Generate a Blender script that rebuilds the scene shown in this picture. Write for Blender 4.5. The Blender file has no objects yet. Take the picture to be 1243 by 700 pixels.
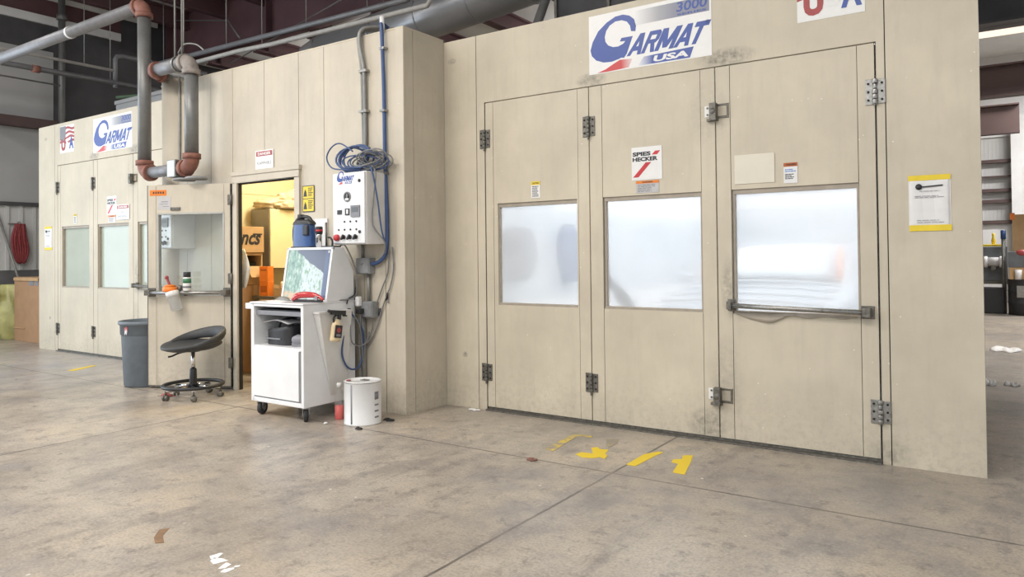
import bpy, bmesh, math, random
from mathutils import Vector, Matrix
random.seed(7)
S = bpy.context.scene
C = S.collection
PI = math.pi

# ------------------------------------------------------------------ materials
def nm(name):
    m = bpy.data.materials.new(name); m.use_nodes = True
    return m, m.node_tree, m.node_tree.nodes['Principled BSDF']

def N(nt, t, **kw):
    n = nt.nodes.new(t)
    for k, v in kw.items():
        if k.startswith('i_'):
            n.inputs[k[2:].replace('_', ' ')].default_value = v
        else:
            setattr(n, k, v)
    return n

def mapped(nt, scale=(1, 1, 1), loc=(0, 0, 0)):
    tc = N(nt, 'ShaderNodeTexCoord'); mp = N(nt, 'ShaderNodeMapping')
    mp.inputs['Scale'].default_value = scale; mp.inputs['Location'].default_value = loc
    nt.links.new(tc.outputs['Object'], mp.inputs['Vector'])
    return mp.outputs['Vector']

def noise(nt, scale, detail=4, rough=.6, vec=None):
    n = N(nt, 'ShaderNodeTexNoise'); n.inputs['Scale'].default_value = scale
    n.inputs['Detail'].default_value = detail; n.inputs['Roughness'].default_value = rough
    if vec: nt.links.new(vec, n.inputs['Vector'])
    return n.outputs['Fac']

def ramp(nt, fac, stops):
    r = N(nt, 'ShaderNodeValToRGB')
    while len(r.color_ramp.elements) < len(stops): r.color_ramp.elements.new(.5)
    for e, (p, c) in zip(r.color_ramp.elements, stops):
        e.position = p; e.color = (c if len(c) == 4 else (*c, 1)) if hasattr(c, '__len__') else (c, c, c, 1)
    nt.links.new(fac, r.inputs['Fac'])
    return r.outputs['Color']

def mixc(nt, fac, a, b, mode='MIX'):
    m = N(nt, 'ShaderNodeMix', data_type='RGBA', blend_type=mode)
    for sock, v in ((m.inputs[0], fac), (m.inputs[6], a), (m.inputs[7], b)):
        if isinstance(v, bpy.types.NodeSocket): nt.links.new(v, sock)
        elif isinstance(v, (int, float)): sock.default_value = v
        else: sock.default_value = (*v, 1)
    return m.outputs[2]

def math_(nt, op, a, b=None, c=None, clamp=False):
    m = N(nt, 'ShaderNodeMath', operation=op); m.use_clamp = clamp
    for i, v in enumerate((a, b, c)):
        if v is None: continue
        if isinstance(v, bpy.types.NodeSocket): nt.links.new(v, m.inputs[i])
        else: m.inputs[i].default_value = v
    return m.outputs[0]

def bump(nt, b, h, strength=.2, dist=.01):
    n = N(nt, 'ShaderNodeBump'); n.inputs['Strength'].default_value = strength; n.inputs['Distance'].default_value = dist
    nt.links.new(h, n.inputs['Height']); nt.links.new(n.outputs['Normal'], b.inputs['Normal'])

def M(name, col, rough=.5, metal=0., var=.12, scale=14., spec=.5, emit=None, estr=0., coat=0.):
    """plain surface with a little procedural tone variation"""
    m, nt, b = nm(name)
    f = noise(nt, scale, 5, .6, mapped(nt))
    lo = tuple(max(0, c * (1 - var)) for c in col); hi = tuple(min(1, c * (1 + var)) for c in col)
    nt.links.new(ramp(nt, f, [(.3, lo), (.7, hi)]), b.inputs['Base Color'])
    r = math_(nt, 'MULTIPLY_ADD', f, .15, rough - .07)
    nt.links.new(r, b.inputs['Roughness'])
    b.inputs['Metallic'].default_value = metal
    b.inputs['Specular IOR Level'].default_value = spec
    if coat: b.inputs['Coat Weight'].default_value = coat
    if emit:
        b.inputs['Emission Color'].default_value = (*emit, 1); b.inputs['Emission Strength'].default_value = estr
    return m

def booth_paint(name, base, smudges=(), dirt=1.0):
    m, nt, b = nm(name)
    v = mapped(nt)
    vs = mapped(nt, (5, 5, .7))
    f1 = noise(nt, 1.6, 5, .62, v); f2 = noise(nt, 3.0, 6, .65, vs); f3 = noise(nt, 45, 3, .5, v)
    dark = tuple(c * .84 for c in base); lite = tuple(min(1, c * 1.07) for c in base)
    c = ramp(nt, f1, [(.3, dark), (.72, lite)])
    c = mixc(nt, math_(nt, 'MULTIPLY', ramp(nt, f2, [(.5, 0), (.75, 1)]), .22 * dirt), c, tuple(x * .62 for x in base))
    # overspray flecks
    vo = N(nt, 'ShaderNodeTexVoronoi'); vo.inputs['Scale'].default_value = 17; nt.links.new(v, vo.inputs['Vector'])
    fl = math_(nt, 'LESS_THAN', vo.outputs['Distance'], .075)
    fl = math_(nt, 'MULTIPLY', fl, math_(nt, 'GREATER_THAN', noise(nt, 4.3, 2, .5, v), .56))
    c = mixc(nt, math_(nt, 'MULTIPLY', fl, .6), c, (.86, .83, .78))
    # scuffs near the floor
    sp = N(nt, 'ShaderNodeSeparateXYZ'); nt.links.new(v, sp.inputs[0])
    low = math_(nt, 'SUBTRACT', 1, math_(nt, 'DIVIDE', sp.outputs['Z'], .45), clamp=True)
    sc = math_(nt, 'MULTIPLY', low, ramp(nt, noise(nt, 22, 6, .75, v), [(.46, 0), (.66, 1)]))
    c = mixc(nt, math_(nt, 'MULTIPLY', sc, .26 * dirt), c, (.13, .11, .09))
    for (cx, cz, rx, rz, st) in smudges:
        dx = math_(nt, 'DIVIDE', math_(nt, 'SUBTRACT', sp.outputs['X'], cx), rx)
        dz = math_(nt, 'DIVIDE', math_(nt, 'SUBTRACT', sp.outputs['Z'], cz), rz)
        d = math_(nt, 'ADD', math_(nt, 'MULTIPLY', dx, dx), math_(nt, 'MULTIPLY', dz, dz))
        k = math_(nt, 'SUBTRACT', 1, d, clamp=True)
        k = math_(nt, 'MULTIPLY', k, ramp(nt, noise(nt, 26, 5, .7, v), [(.32, 0), (.68, 1)]))
        c = mixc(nt, math_(nt, 'MULTIPLY', k, st), c, (.09, .08, .075))
    nt.links.new(c, b.inputs['Base Color'])
    nt.links.new(math_(nt, 'MULTIPLY_ADD', f1, .25, .38), b.inputs['Roughness'])
    b.inputs['Specular IOR Level'].default_value = .35
    bump(nt, b, f3, .06, .004)
    return m

MAT = {}
SM = [(1.42, 2.53, .14, .06, .8), (2.42, 2.535, .22, .07, .85), (2.27, .10, .16, .13, .75), (2.42, 1.02, .06, .22, .55),
      (3.36, .06, .12, .10, .5), (2.30, 2.17, .16, .25, .25), (2.40, .42, .12, .3, .3), (.11, 2.87, .05, .03, .7), (.22, .43, .03, .03, .9)]
CREAM = (.605, .54, .425)
MAT['booth'] = booth_paint('cream_booth_paint', CREAM, SM)
MAT['room'] = booth_paint('cream_vestibule_paint', (.585, .525, .425), [(-.20, .5, .2, .5, .35), (-.03, .35, .06, .3, .3)], 1.2)
MAT['reveal'] = M('cream_reveal', (.36, .31, .25), .5)
MAT['gap'] = M('black_gasket', (.02, .018, .016), .8)
MAT['steel'] = M('dull_steel', (.34, .33, .31), .38, .85, .3, 60)
MAT['dark_steel'] = M('dark_grimy_steel', (.17, .16, .14), .5, .6, .4, 50)
MAT['chrome'] = M('chrome', (.7, .7, .72), .14, 1., .05)
MAT['black'] = M('black_plastic', (.022, .022, .024), .45)
MAT['rubber'] = M('black_rubber', (.03, .03, .032), .7)
MAT['seat'] = M('charcoal_seat_plastic', (.045, .047, .05), .55, 0, .2, 80)
MAT['white'] = M('white_enamel', (.78, .78, .78), .35, 0, .05, 5, coat=.2)
MAT['white_dirty'] = M('white_enamel_worn', (.70, .685, .66), .42, 0, .08, 4)
MAT['sign_white'] = M('sign_white', (.78, .77, .75), .4, 0, .03)
MAT['paper'] = M('paper_white', (.76, .75, .74), .7, 0, .04)
MAT['paper_grey'] = M('paper_grey', (.50, .49, .49), .7, 0, .08)
MAT['blue'] = M('logo_blue', (.045, .085, .32), .4, 0, .1, 6)
MAT['red'] = M('sign_red', (.55, .035, .045), .4, 0, .1)
MAT['dull_red'] = M('dull_sign_red', (.36, .06, .06), .45, 0, .15)
MAT['ink'] = M('ink_black', (.025, .025, .03), .5)
MAT['ink_grey'] = M('ink_grey', (.22, .22, .24), .5)
MAT['ink_blue'] = M('ink_blue', (.10, .22, .55), .5)
MAT['yellow'] = M('sign_yellow', (.78, .58, .03), .45, 0, .08)
MAT['orange'] = M('orange_label', (.72, .20, .02), .5, 0, .1)
MAT['orange_dark'] = M('burnt_orange_label', (.45, .11, .02), .5, 0, .1)
MAT['pipe'] = M('grey_pipe', (.19, .19, .185), .42, .3, .15, 9)
MAT['pipe_light'] = M('galvanised_pipe', (.22, .22, .23), .5, .3, .12, 12)
MAT['green_pipe'] = M('dark_green_pipe', (.09, .15, .085), .5, 0, .2, 8)
MAT['pale_pipe'] = M('pale_lifted_pipe', (.50, .48, .45), .5, 0, .12, 12)  # pipe grey lifted in colour to replace missing light under the ceiling
MAT['elbow'] = M('rust_orange_fitting', (.235, .10, .072), .65, 0, .3, 18)
MAT['elbow_grey'] = M('faded_fitting', (.27, .235, .21), .55, 0, .25, 18)
MAT['maroon'] = M('maroon_steel', (.125, .062, .068), .55, 0, .2, 2)
MAT['maroon_light'] = M('maroon_beam', (.095, .06, .056), .55, 0, .12, 2)
MAT['dark'] = M('dark_structure', (.07, .068, .072), .6, 0, .2, 3)
MAT['grey_sheet'] = M('grey_sheet_metal', (.30, .30, .30), .5, 0, .08, 2)
MAT['duct'] = M('duct_grey', (.36, .36, .37), .3, .4, .08, 3)
MAT['insul'] = M('white_insulation', (.78, .78, .77), .7, 0, .05, 2)
MAT['wall_white'] = M('white_wall_sheet', (.72, .72, .72), .5, 0, .05, 2)
MAT['wall_low'] = M('pale_ribbed_wall', (.56, .56, .55), .5, 0, .06, 2)
MAT['wall_grey'] = M('grey_wall_panel', (.42, .42, .415), .55, 0, .05, 1)
MAT['wainscot'] = M('dark_wainscot', (.13, .13, .135), .6, 0, .15, 5)
MAT['card'] = M('brown_cardboard', (.36, .21, .11), .75, 0, .1, 6)
MAT['card2'] = M('tan_cardboard', (.47, .30, .15), .75, 0, .1, 6)
MAT['hose_red'] = M('red_rope', (.22, .032, .035), .7, 0, .35, 30)
MAT['bin'] = M('blue_grey_bin', (.14, .165, .19), .5, 0, .12, 10)
MAT['cord_blue'] = M('blue_hose', (.05, .09, .215), .4, 0, .12, 20)
MAT['cord_grey'] = M('grey_cord', (.20, .20, .20), .5, 0, .15, 20)
MAT['cond'] = M('grey_conduit', (.26, .255, .24), .45, .3, .15, 20)
MAT['jbox'] = M('grey_junction_box', (.27, .275, .28), .5, .2, .15, 20)
MAT['hazard'] = M('floor_yellow', (.74, .53, .02), .55, 0, .12, 30)
MAT['wallyellow'] = M('cream_inside_wall', (.70, .60, .38), .55, 0, .06, 3)
MAT['cab'] = M('cream_cabinet', (.78, .66, .40), .45, 0, .04, 3)
MAT['cab_grey'] = M('grey_cabinet_side', (.24, .23, .22), .5, 0, .1, 5)
MAT['plastic_sheet'] = M('crumpled_tan_sheet', (.55, .45, .30), .5, 0, .25, 12)
MAT['cloth'] = M('white_cloth', (.72, .68, .60), .8, 0, .1, 20)
MAT['or_bright'] = M('bright_orange', (.82, .22, .03), .4, 0, .1)
MAT['cream'] = M('cream_plastic', (.72, .58, .36), .45, 0, .05)
MAT['blue_plastic'] = M('deep_blue_plastic', (.035, .085, .24), .35, 0, .15, 20)
MAT['red_gloss'] = M('glossy_red', (.50, .025, .03), .2, 0, .1, 10, coat=.5)
MAT['green_cap'] = M('green_label', (.05, .20, .10), .45)
MAT['pink'] = M('pink_liquid', (.90, .13, .12), .3, 0, .05)
MAT['lid'] = M('pail_lid', (.74, .74, .74), .4, 0, .08, 20)
MAT['sack'] = M('olive_plastic_sack', (.42, .40, .16), .4, 0, .25, 7)
MAT['leafgreen'] = M('outdoor_foliage', (.12, .22, .06), .7, 0, .5, 3)
MAT['grass'] = M('outdoor_ground', (.50, .48, .45), .8, 0, .1, 1)
MAT['car'] = M('pale_primer_car', (.40, .46, .52), .35, 0, .05, 4)
MAT['car_glass'] = M('masked_windscreen', (.46, .51, .55), .4, 0, .05, 4)
MAT['int_white'] = M('booth_inside_white', (.82, .83, .84), .5, 0, .04, 2)
MAT['filter'] = M('grey_filter_band', (.55, .60, .64), .7, 0, .1, 3)
MAT['tile_teal'] = M('slate_curtain', (.13, .145, .155), .6, 0, .2, 5)
MAT['glass_clear'] = None

def lamp_mat(name, col, st):
    m = bpy.data.materials.new(name); m.use_nodes = True; nt = m.node_tree; nt.nodes.clear()
    e = N(nt, 'ShaderNodeEmission'); e.inputs['Color'].default_value = (*col, 1); e.inputs['Strength'].default_value = st
    o = N(nt, 'ShaderNodeOutputMaterial'); nt.links.new(e.outputs[0], o.inputs[0])
    return m

def pane_mat(name, tint, haze, hazecol, gloss=.06, amp=.1, blur=0.):
    """filmed booth glass: part clear, part light-scattering overspray film"""
    m = bpy.data.materials.new(name); m.use_nodes = True; nt = m.node_tree; nt.nodes.clear()
    v = mapped(nt)
    t = N(nt, 'ShaderNodeBsdfTransparent'); t.inputs[0].default_value = (*tint, 1)
    rf = N(nt, 'ShaderNodeBsdfRefraction'); rf.inputs[0].default_value = (*tint, 1); rf.inputs['IOR'].default_value = 1.10; rf.inputs['Roughness'].default_value = .5
    see = N(nt, 'ShaderNodeMixShader'); see.inputs[0].default_value = blur
    nt.links.new(t.outputs[0], see.inputs[1]); nt.links.new(rf.outputs[0], see.inputs[2])
    tr = N(nt, 'ShaderNodeBsdfTranslucent'); tr.inputs[0].default_value = (*hazecol, 1)
    df = N(nt, 'ShaderNodeBsdfDiffuse'); df.inputs[0].default_value = (*hazecol, 1)
    h = N(nt, 'ShaderNodeMixShader'); h.inputs[0].default_value = .35
    nt.links.new(tr.outputs[0], h.inputs[1]); nt.links.new(df.outputs[0], h.inputs[2])
    mx = N(nt, 'ShaderNodeMixShader')
    f = ramp(nt, noise(nt, 1.1, 2, .5, v), [(.3, max(0, haze - amp)), (.7, min(1, haze + amp))])
    nt.links.new(f, mx.inputs[0]); nt.links.new(see.outputs[0], mx.inputs[1]); nt.links.new(h.outputs[0], mx.inputs[2])
    g = N(nt, 'ShaderNodeBsdfGlossy'); g.inputs['Roughness'].default_value = .08
    m2 = N(nt, 'ShaderNodeMixShader'); m2.inputs[0].default_value = gloss
    nt.links.new(mx.outputs[0], m2.inputs[1]); nt.links.new(g.outputs[0], m2.inputs[2])
    o = N(nt, 'ShaderNodeOutputMaterial'); nt.links.new(m2.outputs[0], o.inputs[0])
    return m

MAT['pane_bright'] = pane_mat('hazy_booth_glass', (.97, .98, .99), .26, (.93, .94, .95), .04, .12, .36)
MAT['pane_dim'] = pane_mat('filmed_booth_glass', (.86, .90, .86), .72, (.80, .83, .77), .08)
MAT['pane_clear'] = pane_mat('clear_door_glass', (.95, .97, .96), .06, (.7, .72, .72), .07)
MAT['cup_plastic'] = pane_mat('milky_cup_plastic', (.9, .9, .9), .6, (.82, .82, .80), .1)
MAT['bottle_clear'] = pane_mat('clear_bottle_plastic', (.9, .9, .9), .22, (.85, .85, .83), .06)
MAT['lamp_booth'] = lamp_mat('booth_lamp', (1.0, .99, .985), 3.6)
MAT['lamp_booth_dim'] = lamp_mat('booth_lamp_dim', (.97, 1.0, .90), 1.5)
MAT['lamp_warm'] = lamp_mat('warm_tube', (1.0, .84, .68), 1.3)

def floor_mat():
    m, nt, b = nm('stained_concrete')
    v = mapped(nt)
    a = noise(nt, .7, 6, .65, v); f = noise(nt, 2.6, 10, .75, v); g = noise(nt, 8, 9, .78, v); h = noise(nt, 70, 5, .75, v)
    st = noise(nt, 3.2, 8, .72, mapped(nt, (1, .35, 1), (3, 1, 0)))
    c = ramp(nt, a, [(.36, (.27, .235, .20)), (.47, (.37, .32, .265)), (.57, (.445, .38, .30)), (.67, (.51, .43, .33))])
    c = mixc(nt, ramp(nt, f, [(.47, 0), (.60, .62)]), c, (.245, .225, .215))
    c = mixc(nt, ramp(nt, noise(nt, 1.3, 7, .7, mapped(nt, loc=(7, 3, 0))), [(.48, 0), (.64, .7)]), c, (.48, .425, .35))
    c = mixc(nt, ramp(nt, st, [(.52, 0), (.62, .62)]), c, (.21, .185, .165))
    c = mixc(nt, ramp(nt, g, [(.53, 0), (.62, .7)]), c, (.16, .14, .125))
    c = mixc(nt, ramp(nt, h, [(.40, .45), (.52, 0)]), c, (.19, .165, .15))
    c = mixc(nt, ramp(nt, h, [(.56, 0), (.66, .4)]), c, (.58, .53, .46))
    sp = N(nt, 'ShaderNodeSeparateXYZ'); nt.links.new(v, sp.inputs[0])
    # grey worn patch in front of the right booth, and grey strip along the booth foot
    def patch(cx, cy, rx, ry):
        dx = math_(nt, 'DIVIDE', math_(nt, 'SUBTRACT', sp.outputs['X'], cx), rx)
        dy = math_(nt, 'DIVIDE', math_(nt, 'SUBTRACT', sp.outputs['Y'], cy), ry)
        d = math_(nt, 'ADD', math_(nt, 'MULTIPLY', dx, dx), math_(nt, 'MULTIPLY', dy, dy))
        return math_(nt, 'SUBTRACT', 1, d, clamp=True)
    for (cx, cy, rx, ry, st, col) in ((2.0, -1.55, .8, .7, .75, (.20, .19, .195)), (3.3, -.8, 1.2, .8, .5, (.24, .22, .215)),
                                      (-5.6, -.9, 2.2, 1.7, .75, (.30, .31, .35)), (.9, -.2, 1.4, .45, .5, (.30, .265, .235)), (-1.9, -1.3, .55, .4, .6, (.42, .31, .18))):  # blue-grey patch at far left paints the daylight reflection into the floor
        k = math_(nt, 'MULTIPLY', patch(cx, cy, rx, ry), ramp(nt, noise(nt, 3.3, 7, .7, v), [(.35, 0), (.65, 1)]))
        c = mixc(nt, math_(nt, 'MULTIPLY', k, st), c, col)
    # saw-cut joints
    jn = noise(nt, 5, 3, .6, v)
    def line(sock, at, w):
        d = math_(nt, 'ABSOLUTE', math_(nt, 'SUBTRACT', sock, math_(nt, 'MULTIPLY_ADD', jn, .012, at - .006)))
        return math_(nt, 'LESS_THAN', d, w)
    ln = None
    for s_, at, w in ((sp.outputs['Y'], -1.0, .008), (sp.outputs['X'], 2.06, .008), (sp.outputs['X'], -1.41, .009), (sp.outputs['Y'], -4.47, .006),
                      (sp.outputs['X'], -4.88, .006), (sp.outputs['Y'], 2.47, .006), (sp.outputs['Y'], 5.94, .006)):
        l = line(s_, at, w); ln = l if ln is None else math_(nt, 'MAXIMUM', ln, l)
    c = mixc(nt, math_(nt, 'MULTIPLY', ln, ramp(nt, noise(nt, 2.1, 3, .6, v), [(.3, .45), (.6, .9)])), c, (.085, .075, .068))
    # paint flecks
    vo = N(nt, 'ShaderNodeTexVoronoi'); vo.inputs['Scale'].default_value = 7; nt.links.new(v, vo.inputs['Vector'])
    fl = math_(nt, 'MULTIPLY', math_(nt, 'LESS_THAN', vo.outputs['Distance'], .06), math_(nt, 'GREATER_THAN', noise(nt, 3.1, 2, .5, v), .57))
    c = mixc(nt, math_(nt, 'MULTIPLY', fl, .7), c, (.72, .68, .64))
    nt.links.new(c, b.inputs['Base Color'])
    nt.links.new(math_(nt, 'MULTIPLY_ADD', f, .4, .14), b.inputs['Roughness'])
    b.inputs['Specular IOR Level'].default_value = .45
    bump(nt, b, g, .12, .004)
    return m
MAT['floor'] = floor_mat()

def grad_mat(name, axis, p0, p1, stops, rough=.4):
    """printed ink blend along one local axis (part of a printed sign)"""
    m, nt, b = nm(name)
    sp = N(nt, 'ShaderNodeSeparateXYZ'); nt.links.new(mapped(nt), sp.inputs[0])
    f = math_(nt, 'DIVIDE', math_(nt, 'SUBTRACT', sp.outputs[axis], p0), p1 - p0, clamp=True)
    nt.links.new(ramp(nt, f, stops), b.inputs['Base Color']); b.inputs['Roughness'].default_value = rough
    return m

def screen_mat():  # reflected greenery and shop painted in as a glowing picture
    m, nt, b = nm('monitor_painted_reflection')
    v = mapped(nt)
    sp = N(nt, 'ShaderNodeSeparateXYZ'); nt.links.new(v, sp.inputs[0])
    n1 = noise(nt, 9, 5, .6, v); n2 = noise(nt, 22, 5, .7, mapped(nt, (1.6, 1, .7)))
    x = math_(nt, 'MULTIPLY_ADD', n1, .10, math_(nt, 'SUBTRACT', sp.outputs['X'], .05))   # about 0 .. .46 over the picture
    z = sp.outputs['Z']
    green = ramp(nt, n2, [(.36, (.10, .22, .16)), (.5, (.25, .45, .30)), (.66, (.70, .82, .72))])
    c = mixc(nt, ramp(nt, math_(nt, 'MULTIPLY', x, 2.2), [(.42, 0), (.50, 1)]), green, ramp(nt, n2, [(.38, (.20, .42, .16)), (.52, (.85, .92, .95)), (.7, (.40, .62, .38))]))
    # painted reflection of the dark shop: top right, and a strip down the right side
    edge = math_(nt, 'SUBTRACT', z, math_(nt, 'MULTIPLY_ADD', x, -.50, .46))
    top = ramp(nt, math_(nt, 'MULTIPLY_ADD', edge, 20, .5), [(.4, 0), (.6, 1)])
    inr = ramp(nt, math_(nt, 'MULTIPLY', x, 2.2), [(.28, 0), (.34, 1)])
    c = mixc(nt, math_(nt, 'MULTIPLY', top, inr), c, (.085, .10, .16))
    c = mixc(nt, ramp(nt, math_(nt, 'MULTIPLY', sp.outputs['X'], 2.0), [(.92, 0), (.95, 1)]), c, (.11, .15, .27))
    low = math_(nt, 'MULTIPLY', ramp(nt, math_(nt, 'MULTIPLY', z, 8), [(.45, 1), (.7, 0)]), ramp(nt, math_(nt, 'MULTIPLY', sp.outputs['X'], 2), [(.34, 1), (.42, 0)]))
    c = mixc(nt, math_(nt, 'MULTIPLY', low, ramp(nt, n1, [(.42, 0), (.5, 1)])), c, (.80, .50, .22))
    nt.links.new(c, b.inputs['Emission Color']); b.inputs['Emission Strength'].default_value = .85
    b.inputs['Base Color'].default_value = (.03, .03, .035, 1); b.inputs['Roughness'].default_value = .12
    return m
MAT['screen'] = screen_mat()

# ------------------------------------------------------------------ mesh builder
class MB:
    def __init__(s): s.v = []; s.f = []; s.m = []; s.sm = []
    def add(s, vs, fs, m=0, smooth=False):
        o = len(s.v); s.v += [Vector(v) for v in vs]
        for f in fs: s.f.append([i + o for i in f]); s.m.append(m); s.sm.append(smooth)
        return s
    def box(s, x0, x1, y0, y1, z0, z1, m=0):
        vs = [(x0, y0, z0), (x1, y0, z0), (x1, y1, z0), (x0, y1, z0), (x0, y0, z1), (x1, y0, z1), (x1, y1, z1), (x0, y1, z1)]
        return s.add(vs, [(3, 2, 1, 0), (4, 5, 6, 7), (0, 1, 5, 4), (1, 2, 6, 5), (2, 3, 7, 6), (3, 0, 4, 7)], m)
    def prism(s, poly, fn, d0, d1, m=0, smooth=False):
        """poly: 2-D outline, fn(u, v, d) -> point; extruded from d0 to d1"""
        n = len(poly)
        vs = [fn(u, v, d0) for u, v in poly] + [fn(u, v, d1) for u, v in poly]
        s.add(vs, [list(range(n))[::-1], list(range(n, 2 * n))], m)
        o = len(s.v) - 2 * n
        for i in range(n):
            j = (i + 1) % n
            s.f.append([o + i, o + j, o + n + j, o + n + i]); s.m.append(m); s.sm.append(smooth)
        return s
    def tube(s, pts, r, n=10, m=0, cap=True, smooth=True):
        pts = [Vector(p) for p in pts]
        rs = r if hasattr(r, '__len__') else [r] * len(pts)
        tang = []
        for i in range(len(pts)):
            a = pts[max(0, i - 1)]; b = pts[min(len(pts) - 1, i + 1)]
            t = (b - a); tang.append(t.normalized() if t.length > 1e-9 else Vector((0, 0, 1)))
        up = Vector((0, 0, 1)) if abs(tang[0].z) < .9 else Vector((1, 0, 0))
        nrm = (up - tang[0] * up.dot(tang[0])).normalized()
        vs = []
        for i, p in enumerate(pts):
            nrm = nrm - tang[i] * nrm.dot(tang[i])
            nrm = nrm.normalized() if nrm.length > 1e-6 else tang[i].orthogonal().normalized()
            bn = tang[i].cross(nrm)
            for k in range(n):
                a = 2 * PI * k / n
                vs.append(p + (nrm * math.cos(a) + bn * math.sin(a)) * rs[i])
        fs = []
        for i in range(len(pts) - 1):
            for k in range(n):
                q = (k + 1) % n
                fs.append((i * n + k, i * n + q, (i + 1) * n + q, (i + 1) * n + k))
        s.add(vs, fs, m, smooth)
        if cap:
            o = len(s.v) - len(vs)
            s.f.append([o + k for k in range(n)][::-1]); s.m.append(m); s.sm.append(False)
            s.f.append([o + (len(pts) - 1) * n + k for k in range(n)]); s.m.append(m); s.sm.append(False)
        return s
    def cyl(s, p0, p1, r0, r1=None, n=20, m=0, smooth=True):
        return s.tube([p0, p1], [r0, r0 if r1 is None else r1], n, m, True, smooth)
    def lathe(s, prof, c=(0, 0, 0), n=28, m=0, axis='z', smooth=True):
        c = Vector(c); vs = []; fs = []
        def pt(r, h, a):
            x, y = r * math.cos(a), r * math.sin(a)
            return {'z': Vector((x, y, h)), 'y': Vector((x, h, y)), 'x': Vector((h, x, y))}[axis] + c
        for (r, h) in prof:
            for k in range(n): vs.append(pt(r, h, 2 * PI * k / n))
        for i in range(len(prof) - 1):
            for k in range(n):
                q = (k + 1) % n; fs.append((i * n + k, i * n + q, (i + 1) * n + q, (i + 1) * n + k))
        s.add(vs, fs, m, smooth); o = len(s.v) - len(vs)
        if prof[0][0] > 1e-6: s.f.append([o + k for k in range(n)][::-1]); s.m.append(m); s.sm.append(False)
        if prof[-1][0] > 1e-6: s.f.append([o + (len(prof) - 1) * n + k for k in range(n)]); s.m.append(m); s.sm.append(False)
        return s
    def ball(s, c, r, n=16, m=0):
        rx, ry, rz = r if hasattr(r, '__len__') else (r, r, r)
        h = n // 2; vs = []; fs = []
        for i in range(h + 1):
            t = PI * i / h
            for k in range(n):
                a = 2 * PI * k / n
                vs.append((c[0] + rx * math.sin(t) * math.cos(a), c[1] + ry * math.sin(t) * math.sin(a), c[2] + rz * math.cos(t)))
        for i in range(h):
            for k in range(n):
                q = (k + 1) % n; fs.append((i * n + k, (i + 1) * n + k, (i + 1) * n + q, i * n + q))
        return s.add(vs, fs, m, True)
    def grid(s, fn, nu, nv, m=0, smooth=True):
        vs = [fn(i / nu, j / nv) for j in range(nv + 1) for i in range(nu + 1)]
        fs = [(j * (nu + 1) + i, j * (nu + 1) + i + 1, (j + 1) * (nu + 1) + i + 1, (j + 1) * (nu + 1) + i) for j in range(nv) for i in range(nu)]
        return s.add(vs, fs, m, smooth)
    def xf(s, mat):
        s.v = [mat @ v for v in s.v]; return s
    def build(s, name, mats, parent=None, world=False, bevel=0., kind=None, solid=0., sub=0):
        me = bpy.data.meshes.new(name)
        off = Vector((0, 0, 0))
        if world and parent is not None:
            p = parent
            while p is not None: off += p.location; p = p.parent
        me.from_pydata([v - off for v in s.v], [], s.f)
        for mt in (mats if isinstance(mats, (list, tuple)) else [mats]): me.materials.append(MAT[mt] if isinstance(mt, str) else mt)
        for p, mi, sm in zip(me.polygons, s.m, s.sm): p.material_index = mi; p.use_smooth = sm
        bm = bmesh.new(); bm.from_mesh(me)
        bmesh.ops.remove_doubles(bm, verts=bm.verts, dist=1e-6)
        bmesh.ops.recalc_face_normals(bm, faces=bm.faces); bm.to_mesh(me); bm.free()
        me.update()
        o = bpy.data.objects.new(name, me); C.objects.link(o)
        if parent is not None: o.parent = parent
        if solid: md = o.modifiers.new('solid', 'SOLIDIFY'); md.thickness = solid; md.offset = 0
        if bevel:
            md = o.modifiers.new('bevel', 'BEVEL'); md.width = bevel; md.segments = 2; md.limit_method = 'ANGLE'; md.angle_limit = math.radians(50)
        if sub: md = o.modifiers.new('sub', 'SUBSURF'); md.levels = sub; md.render_levels = sub
        if kind: o['kind'] = kind
        return o

def tag(o, label, cat, group=None, kind=None):
    o['label'] = label; o['category'] = cat
    if group: o['group'] = group
    if kind: o['kind'] = kind
    return o

def thing(name, label, cat, loc=(0, 0, 0), rz=0., group=None):
    o = bpy.data.objects.new(name, None); C.objects.link(o); o.empty_display_size = .1
    o.location = loc; o.rotation_euler = (0, 0, rz)
    return tag(o, label, cat, group)

def copy_tree(o, parent=None):
    c = o.copy(); C.objects.link(c)
    if parent is not None: c.parent = parent
    for ch in [x for x in bpy.data.objects if x.parent == o]: copy_tree(ch, c)
    return c

def spline(pts, per=8):
    P = [Vector(p) for p in pts]; out = []
    for i in range(len(P) - 1):
        a = P[max(0, i - 1)]; b = P[i]; c = P[i + 1]; d = P[min(len(P) - 1, i + 2)]
        for k in range(per):
            t = k / per
            out.append(.5 * ((2 * b) + (c - a) * t + (2 * a - 5 * b + 4 * c - d) * t * t + (3 * b - a - 3 * c + d) * t ** 3))
    out.append(P[-1]); return out

def arc(c, r, a0, a1, u, v, n=8):
    c, u, v = Vector(c), Vector(u), Vector(v)
    return [c + u * (r * math.cos(a0 + (a1 - a0) * i / n)) + v * (r * math.sin(a0 + (a1 - a0) * i / n)) for i in range(n + 1)]

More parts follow.
